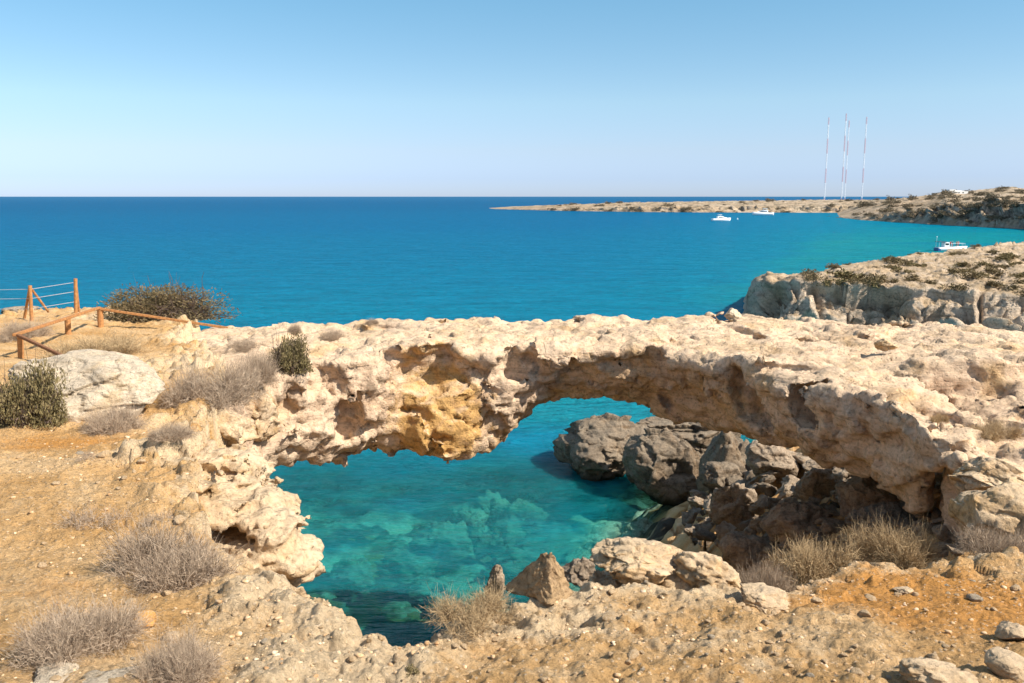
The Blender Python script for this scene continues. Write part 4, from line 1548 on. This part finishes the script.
SH = [
    ('olive', "olive green shrub against the left edge beside the white outcrop", -18, 58, 366, 432),
    ('dark', "wide dark green shrub on the cliff edge behind the descending rail", 98, 230, 293, 336),
    ('straw', "straw coloured shrub spreading below the three rail posts", 36, 136, 329, 362),
    ('dry_b', "grey brown shrub at the left edge in front of the wire posts", -12, 40, 318, 343),
    ('dry_a', "large grey dead shrub between the white outcrop and the arch", 160, 256, 357, 413),
    ('dry_c', "dark grey dead shrub touching the left end of the arch", 232, 274, 360, 404),
    ('olive', "small olive shrub on the left shoulder of the arch", 266, 310, 350, 390),
    ('dry_b', "low grey shrub at the foot of the white outcrop", 82, 140, 403, 438),
    ('dry_c', "tiny grey tuft right of the white outcrop", 142, 190, 428, 448),
    ('sparse', "sparse dead twigs above the small white stone", 55, 130, 500, 532),
    ('dry_a', "dense grey dead shrub in the middle of the left slope below the ledge", 82, 226, 522, 594),
    ('dry_d', "sprawling grey dead shrub in the bottom left corner", -4, 132, 603, 666),
    ('dry_e', "grey dead shrub cut by the bottom edge beside the ochre lump", 122, 218, 624, 690),
    ('straw', "brown tuft on the brink left of the notch", 345, 388, 593, 630),
    ('straw_b', "small brown tuft in the notch of the edge", 384, 418, 620, 644),
    ('straw_b', "straw coloured shrub on the brink left of the pyramid stone", 430, 520, 600, 640),
    ('sparse', "faint dead tuft on the left slope beside the ledge", 132, 170, 505, 525),
]
for k, L, a, b, c, d in SH:
    shrub(k, L, a, b, c, d, **(dict(deep=.3, back=2.9, rz=.12) if 'descending' in L else {}))
SH2 = [
    ('straw_b', "dry bush in the gap below the leaning slab", 772, 862, 532, 584, 8.4),
    ('straw', "dry bush at the foot of the broad shaded slab", 856, 946, 518, 570, 8.6),
    ('dry_b', "grey bush against the tall tan boulder at the right edge", 960, 1040, 526, 566, 7.6),
    ('dry_c', "dark bush beside the half buried flat stone", 735, 800, 556, 606, 7.2),
]
for k, L, a, b, c, d, Y in SH2:
    shrub(k, L, a, b, c, d, Y=Y)
for (u, v, wd, hg, kd, L) in [(372, 324, 14, 7, 'dry_c', "small grey tuft on the far edge of the arch top"), (332, 336, 24, 12, 'dry_b', "grey tuft on the arch top right of the olive shrub"),
                              (294, 330, 18, 12, 'dry_a', "grey tuft on the skyline above the olive shrub"), (245, 345, 40, 12, 'dry_c', "flat grey tuft in the soil behind the dead shrubs"),
                              (1000, 432, 56, 20, 'straw', "ochre scrub on the sunny right end of the arch"), (940, 418, 20, 12, 'straw', "ochre tuft on the overhanging end of the arch"),
                              (412, 670, 18, 10, 'leaf_t', "tiny green plant in the foreground gravel"), (85, 460, 30, 8, 'sparse', "scattered dead stems on the orange soil")]:
    shrub(kd, L, u - wd / 2, u + wd / 2, v - hg / 2, v + hg / 2)

# plants on the cliff top across the inlet
n_c = 0
for _ in range(2000):
    u = r_.uniform(800, 1030)
    v = r_.uniform(244, 296)
    h_ = hit(u, v, {'cliff', 'natural_bridge', 'ground'})
    if h_ is None or h_.y < 60:
        continue
    g = drop(h_.x, h_.y, 40, {'cliff'})
    if g is None or perlin(np.array([[u / 40, v / 9, 0]]), 1)[0] < 0.0:
        continue
    if g.z < at(u, np.interp(u, [q[0] for q in CL_FACE], [q[1] for q in CL_FACE]) - 2, h_.y).z - .1:
        continue
    s = r_.uniform(.3, .9) + .6 * r_.random() ** 4
    if h_.y < 125 and r_.random() < .55:
        continue
    o = bpy.data.objects.new("clifftop_shrub", GEO['leaf_s' if r_.random() < .6 else 'leaf_t'])
    COL.objects.link(o)
    o.location = g - Vector((0, 0, .1))
    o.scale = (s * 1.5, s * 1.3, s * .75)
    o.rotation_euler = (0, 0, r_.uniform(0, 6))
    tag(o, "low dark shrub on the cliff top across the inlet", "shrub", "shrubs on the far cliff top")
    n_c += 1
    if n_c >= 95:
        break
n_c = 0
for _ in range(3000):
    u = r_.uniform(540, 1024)
    v = r_.uniform(188, 222)
    h_ = hit(u, v, {'headland', 'cliff'})
    if h_ is None or h_.y < 260:
        continue
    g = drop(h_.x, h_.y, 60, {'headland'})
    if g is None:
        continue
    s = r_.uniform(.9, 2.6) + 2 * r_.random() ** 5
    o = bpy.data.objects.new("headland_shrub", GEO['leaf_h'])
    COL.objects.link(o)
    o.location = g - Vector((0, 0, .2))
    o.scale = (s * 1.6, s * 1.3, s * .8)
    o.rotation_euler = (0, 0, r_.uniform(0, 6))
    tag(o, "dark scrub speckling the distant headland", "shrub", "scrub on the distant headland")
    n_c += 1
    if n_c >= 170:
        break
for u, wd in [(826, 0), (862, 10), (866, 7), (890, 9), (912, 9), (930, 6), (944, 6)]:
    if not wd:
        continue
    v = np.interp(u, [q[0] for q in HSKY], [q[1] for q in HSKY])
    h_ = hit(u, v + 1.6, {'headland'})
    if h_:
        s = wd / 2 * h_.y / FPX
        o = bpy.data.objects.new("tree", GEO['leaf_h'])
        COL.objects.link(o)
        o.location = h_
        o.scale = (s, s, s * 1.1)
        tag(o, "dark round tree on the skyline of the headland", "tree", "trees on the headland skyline")

# ------------------------------------------------------------------ fences
M['wood'] = plain("weathered_wood", (0.40, 0.185, 0.065), 0.8, 0.35, 14)
M['wood_dark'] = plain("dark_wood", (0.20, 0.095, 0.045), 0.8, 0.3, 14)
M['wire'] = plain("rope_wire", (0.55, 0.52, 0.48), 0.6, 0.1)


def post_base(u, v):
    return hit(u, v) or at(u, v, 20)


pa, pb, pc = post_base(20.5, 358), post_base(68, 334), post_base(100.5, 327)
fen = empty("rail_fence", pa)
ta, tb_, tc = [at(u, v, p.y) for (u, v, p) in ((20, 336, pa), (67.5, 318.5, pb), (100, 308.5, pc))]


def part_bar(name, a, b, r, mat, root, sq=False, r2=None):
    m = MB()
    if sq:
        d = Vector(b) - Vector(a)
        q = d.to_track_quat('Z', 'Y').to_matrix()
        m.box((Vector(a) + Vector(b)) / 2 - root.location, (r * 2, r * 1.5, d.length), q, r * .2)
    else:
        m.bar(Vector(a) - root.location, Vector(b) - root.location, r, r2, 12)
    return m.build(name, mat, root)


for b_, t_ in ((pa, ta), (pb, tb_), (pc, tc)):
    part_bar("post", b_ - Vector((0, 0, .3)), t_, 2.9 * b_.y / FPX, M['wood'], fen)
rail_r = 0.045
part_bar("rail", ta + Vector((-.1, -.05, .03)), tc + Vector((0, -.05, .03)), rail_r, M['wood'], fen, True)
re = hit(228, 328) or at(228, 328, 26)
part_bar("rail", tc + Vector((0, -.04, .0)), re, rail_r, M['wood'], fen, True)
rg = hit(80, 364) or at(80, 364, 14)
rr_ = part_bar("rail", ta + Vector((-.05, 0, .02)), rg, rail_r * .9, M['wood_dark'], fen, True)
rr_["label"] = "dark fallen rail sloping to the white outcrop"
tag(fen, "low brown wooden rail fence on three short posts", "fence")

q1, q2 = post_base(31.5, 321), post_base(75.5, 313)
wf = empty("wire_fence", q1)
t1, t2 = at(30, 285.5, q1.y), at(75.5, 278.5, q2.y)
def gp(u, v, near):
    h_ = hit(u, v)
    return h_ if h_ is not None and abs(h_.y - near.y) < 5 else at(u, v, near.y)
part_bar("post", q1 - Vector((0, 0, .2)), t1, .055, M['wood'], wf)
part_bar("post", q2 - Vector((0, 0, .2)), t2, .055, M['wood'], wf)
part_bar("brace", at(24.5, 318, q1.y + .3), t1 - Vector((0, 0, .03)), .045, M['wood'], wf)
part_bar("brace", at(48.5, 312, q1.y + .6), t1 - Vector((0, 0, .05)), .035, M['wood'], wf)
part_bar("brace", at(79, 313, q2.y + .3), t2 - Vector((0, 0, .12)), .04, M['wood'], wf)
for dz in (.12, .42, .75):
    a_, b_ = t1 - Vector((0, 0, dz)), t2 - Vector((0, 0, dz))
    part_bar("wire", a_, b_, .007, M['wire'], wf)
    part_bar("wire", a_ + Vector((-3.2, 1.0, -.15)), a_, .007, M['wire'], wf)
tag(wf, "two tall braced wooden posts carrying wires on the left cliff edge", "fence")

# ------------------------------------------------------------------ boats
M['gel'] = plain("white_hull", (0.88, 0.88, 0.87), 0.35, 0.03, 3, .5)
M['glass'] = plain("dark_glass", (0.03, 0.05, 0.06), 0.15, 0.1, 3, .6)
M['bluehull'] = plain("blue_paint", (0.02, 0.09, 0.25), 0.4, 0.1, 3, .5)
M['canvas'] = plain("navy_canvas", (0.04, 0.06, 0.10), 0.8, 0.1, 3)
M['deckw'] = plain("pale_deck", (0.55, 0.50, 0.42), 0.7, 0.1, 3)


def hull_secs(L, B, D, n=14):
    secs = []
    for i in range(n):
        t = i / (n - 1)
        x = -L / 2 + L * t
        b = B / 2 * (1 - max(0, (t - .45) / .55) ** 2.2 * .97) * (0.9 + .1 * min(1, t * 4))
        top = D * (1 + .35 * t * t)
        k = max(.02, 1 - max(0, (t - .6) / .4) ** 2)
        xr = x + .35 * max(0, t - .7) * L * .35
        secs.append([(xr, -b, top), (xr - (.0), b, top), (x, b * .82, .25 * D), (x, b * .35 * k, -.35 * D * k), (x, -b * .35 * k, -.35 * D * k), (x, -b * .82, .25 * D)])
    return secs


def yacht(loc, L, rz, label):
    o = empty("motor_boat", loc, rz)
    m = MB()
    m.loft(hull_secs(L, L * .3, L * .125))
    m.build("hull", M['gel'], o, True)
    m = MB()
    h = L * .125
    def sec(x, b, z0, z1, f):
        return [(x, -b, z0), (x, b, z0), (x - f, b * .85, z1), (x - f, -b * .85, z1)]
    m.loft([sec(-L * .22, L * .115, h, h * 2.0, 0), sec(L * .02, L * .12, h * 1.05, h * 2.05, .02 * L), sec(L * .2, L * .10, h * 1.1, h * 1.75, .08 * L), sec(L * .33, L * .05, h * 1.15, h * 1.25, .02 * L)])
    cb = m.build("cabin", M['gel'], o)
    m = MB()
    m.loft([sec(-L * .17, L * .118, h * 1.4, h * 1.75, 0), sec(L * .02, L * .123, h * 1.45, h * 1.8, .01 * L), sec(L * .19, L * .104, h * 1.42, h * 1.64, .05 * L)])
    m.build("window", M['glass'], cb)
    m = MB()
    for y in (-1, 1):
        m.bar((-L * .2, y * L * .1, h * 1.9), (-L * .15, y * L * .1, h * 2.6), .05)
        m.bar((L * .02, y * L * .09, h * 1.95), (-L * .03, y * L * .09, h * 2.6), .05)
    m.box((-L * .09, 0, h * 2.65), (L * .2, L * .22, h * .12), None, .04)
    m.build("roof", M['gel'], o)
    tag(o, label, "boat")
    return o


def on_sea(u, v):
    return at_z(u, v, 0)


b1 = on_sea(721, 221)
yacht(b1, 19 * b1.y / FPX, R(8), "white motor boat out on the bay, nearer of the two white yachts")
b2 = on_sea(763, 215.2)
yacht(b2, 20 * b2.y / FPX, R(175), "white motor boat moored close under the far headland")
by = on_sea(737.5, 219.5)
m = MB()
bmesh.ops.create_uvsphere(m.bm, u_segments=16, v_segments=10, radius=.45, matrix=Matrix.Translation((0, 0, .25)))
m.bar((0, 0, .5), (0, 0, 1.1), .12)
o = m.build("buoy", M['gel'], None, True)
o.location = by
tag(o, "small white buoy floating right of the nearer white boat", "buoy")

b3 = on_sea(951, 250.8)
L3 = 31 * b3.y / FPX
tour = empty("tour_boat", b3, R(4))
m = MB(); m.loft(hull_secs(L3, L3 * .32, L3 * .11)); m.build("hull", M['gel'], tour, True)
m = MB(); m.box((-L3 * .46, 0, L3 * .03), (L3 * .10, L3 * .27, L3 * .15), None, .05); m.build("stern_platform", M['bluehull'], tour)
m = MB(); m.box((-L3 * .20, 0, L3 * .19), (L3 * .17, L3 * .2, L3 * .17), None, .06); cab = m.build("cabin", M['gel'], tour)
m = MB(); m.box((-L3 * .20, -L3 * .101, L3 * .215), (L3 * .12, .03, L3 * .06)); m.build("window", M['glass'], cab)
m = MB(); m.box((-L3 * .36, 0, L3 * .29), (L3 * .26, L3 * .26, L3 * .016), None, .01); m.build("canopy", M['canvas'], tour)
for sx in (-.47, -.27):
    for sy in (-.11, .11):
        m = MB(); m.bar((sx * L3, sy * L3, L3 * .1), (sx * L3, sy * L3, L3 * .285), .035); m.build("canopy_post", M['gel'], tour)
m = MB(); m.bar((-L3 * .5, 0, L3 * .1), (-L3 * .5, 0, L3 * .46), .03); mst = m.build("mast", M['gel'], tour)
m = MB(); m.box((-L3 * .5, 0, L3 * .45), (L3 * .03, .1, L3 * .025)); m.build("lamp", M['gel'], mst)
m = MB()
for sy in (-1, 1):
    pts = [(x * L3, sy * L3 * b, L3 * .24) for x, b in ((-.1, .15), (.1, .15), (.28, .12), (.42, .06))]
    for p, q in zip(pts, pts[1:]):
        m.bar(p, q, .025)
    for p in pts:
        m.bar((p[0], p[1], L3 * .11), p, .02)
m.build("railing", M['gel'], tour)
tag(tour, "white and blue tour boat with passengers just off the near cliff", "boat")


def person(loc, rz, shirt, pants, label):
    sk = plain("skin", (0.45, 0.27, 0.18), .6, .05)
    J = [(0, 0, .92), (0, 0, 1.15), (0, 0, 1.38), (0, 0, 1.50), (0, .02, 1.64), (0, .03, 1.74),
         (.17, 0, 1.40), (.24, .02, 1.14), (.22, .12, .92), (-.17, 0, 1.40), (-.24, .02, 1.14), (-.22, .12, .92),
         (.10, 0, .86), (.11, .02, .48), (.11, 0, .08), (.11, .12, .03), (-.10, 0, .86), (-.11, .02, .48), (-.11, 0, .08), (-.11, .12, .03)]
    E = [(0, 1), (1, 2), (2, 3), (3, 4), (4, 5), (2, 6), (6, 7), (7, 8), (2, 9), (9, 10), (10, 11), (0, 12), (12, 13), (13, 14), (14, 15), (0, 16), (16, 17), (17, 18), (18, 19)]
    rad = [.14, .13, .15, .06, .10, .08, .07, .05, .035, .07, .05, .035, .10, .07, .05, .04, .10, .07, .05, .04]
    me = bpy.data.meshes.new("person")
    me.from_pydata(J, E, [])
    o = bpy.data.objects.new("person", me)
    COL.objects.link(o)
    md = o.modifiers.new("skin", 'SKIN')
    for i, sv in enumerate(me.skin_vertices[0].data):
        sv.radius = (rad[i], rad[i] * .8)
        sv.use_root = i == 0
    o.modifiers.new("sub", 'SUBSURF').levels = 1
    bpy.context.view_layer.update()
    ev = o.evaluated_get(bpy.context.evaluated_depsgraph_get())
    nm = bpy.data.meshes.new_from_object(ev)
    o.modifiers.clear()
    o.data = nm
    for mt in (sk, shirt, pants):
        nm.materials.append(mt)
    for p in nm.polygons:
        c = p.center
        p.material_index = 1 if .95 < c.z < 1.46 and abs(c.x) < .27 and not (abs(c.x) > .19 and c.z < 1.2) else (2 if .45 < c.z <= .95 and abs(c.x) < .2 else 0)
        p.use_smooth = True
    o.location = loc
    o.rotation_euler = (0, 0, rz)
    tag(o, label, "person")
    return o


shirts = [plain("red_shirt", (.35, .04, .04)), plain("dark_shirt", (.03, .03, .04)), plain("tan_shirt", (.45, .3, .2)), plain("pink_shirt", (.5, .2, .2))]
for k, (fx, fy, lab) in enumerate([(-.06, -.05, "person in a red top standing just ahead of the boat cabin"), (.06, .04, "person in a dark top standing amidships on the tour boat"),
                                   (.14, -.05, "person in a tan top standing on the foredeck of the tour boat"), (.24, .02, "person in a pink top standing nearest the bow of the tour boat")]):
    off = Matrix.Rotation(R(4), 3, 'Z') @ Vector((fx * L3, fy * L3, L3 * .115))
    person(b3 + off, R(60 * k), shirts[k], shirts[(k + 1) % 2], lab)

# ------------------------------------------------------------------ radio masts
M['mast_red'] = plain("mast_red", (0.62, 0.40, 0.43), .6, .05)  # red paled towards pink, distance haze put into the colour
M['mast_white'] = plain("mast_white", (0.80, 0.80, 0.80), .6, .05)


def lattice(z0, z1, w, name, mat, root):
    m = MB()
    P = [(w * math.cos(a), w * math.sin(a)) for a in (0.3, 2.394, 4.489)]
    n = max(2, int((z1 - z0) / 3.2))
    for (x, y) in P:
        m.bar((x, y, z0), (x, y, z1), .16, seg=5)
    for i in range(n):
        a, b = z0 + (z1 - z0) * i / n, z0 + (z1 - z0) * (i + 1) / n
        for k in range(3):
            p, q = P[k], P[(k + 1) % 3]
            m.bar((*p, a), (*q, b), .09, seg=4)
            m.bar((*p, b), (*q, b), .08, seg=4)
    return m.build(name, mat, root)


for (u, vt, Y, lab) in [(824.3, 117.5, 1225, "leftmost red and white radio mast on the headland"), (841.3, 113.5, 1225, "tallest red and white radio mast of the middle pair"),
                        (844.5, 120.5, 1300, "shorter red and white radio mast of the middle pair"), (861.6, 117, 1240, "rightmost red and white radio mast on the headland")]:
    g = at(u, 200, Y)
    gz = drop(g.x, g.y, 60, {'headland'})
    zb_ = gz.z if gz else 0.0
    zt_ = at(u, vt, Y).z
    root = empty("radio_mast", (g.x, g.y, zb_))
    H_ = zt_ - zb_
    fr = [0, .10, .275, .435, .60, .765, .92, 1.0]
    for i in range(7):
        red = i % 2 == 0
        lattice(H_ * fr[i], H_ * fr[i + 1], .8, "red_section" if red else "white_section", M['mast_red' if red else 'mast_white'], root)
    tag(root, lab, "radio mast")

# ------------------------------------------------------------------ white building on the hill
hb = hit(958, 193.5, {'headland'}) or at(958, 193.5, 800)
s = hb.y / FPX
bd = empty("hill_building", hb + Vector((0, 3, 0)))
M['render'] = plain("white_render", (0.80, 0.79, 0.76), .8, .05, 2)
m = MB()
m.box((0, 0, .2), (20 * s, 6, 4.2 * s), None, .05)
m.box((-5.5 * s, 0, 2.6 * s), (6 * s, 5.5, 2.6 * s), None, .05)
m.build("wall", M['render'], bd)
m = MB()
m.loft([[(-2 * s, -3, 2.3 * s), (-2 * s, 3, 2.3 * s), (-2 * s, 0, 3.6 * s)], [(10 * s, -3.1, 2.05 * s), (10 * s, 3.1, 2.05 * s), (10 * s, 0, 2.3 * s)]])
m.build("roof", M['render'], bd)
for k in range(4):
    m = MB()
    m.box((-7 * s + 4 * s * k, -3.02, .9 * s), (1.2 * s, .12, 1.1 * s))
    m.build("window", M['glass'], bd)
tag(bd, "low white building on the crest of the headland hill", "building")
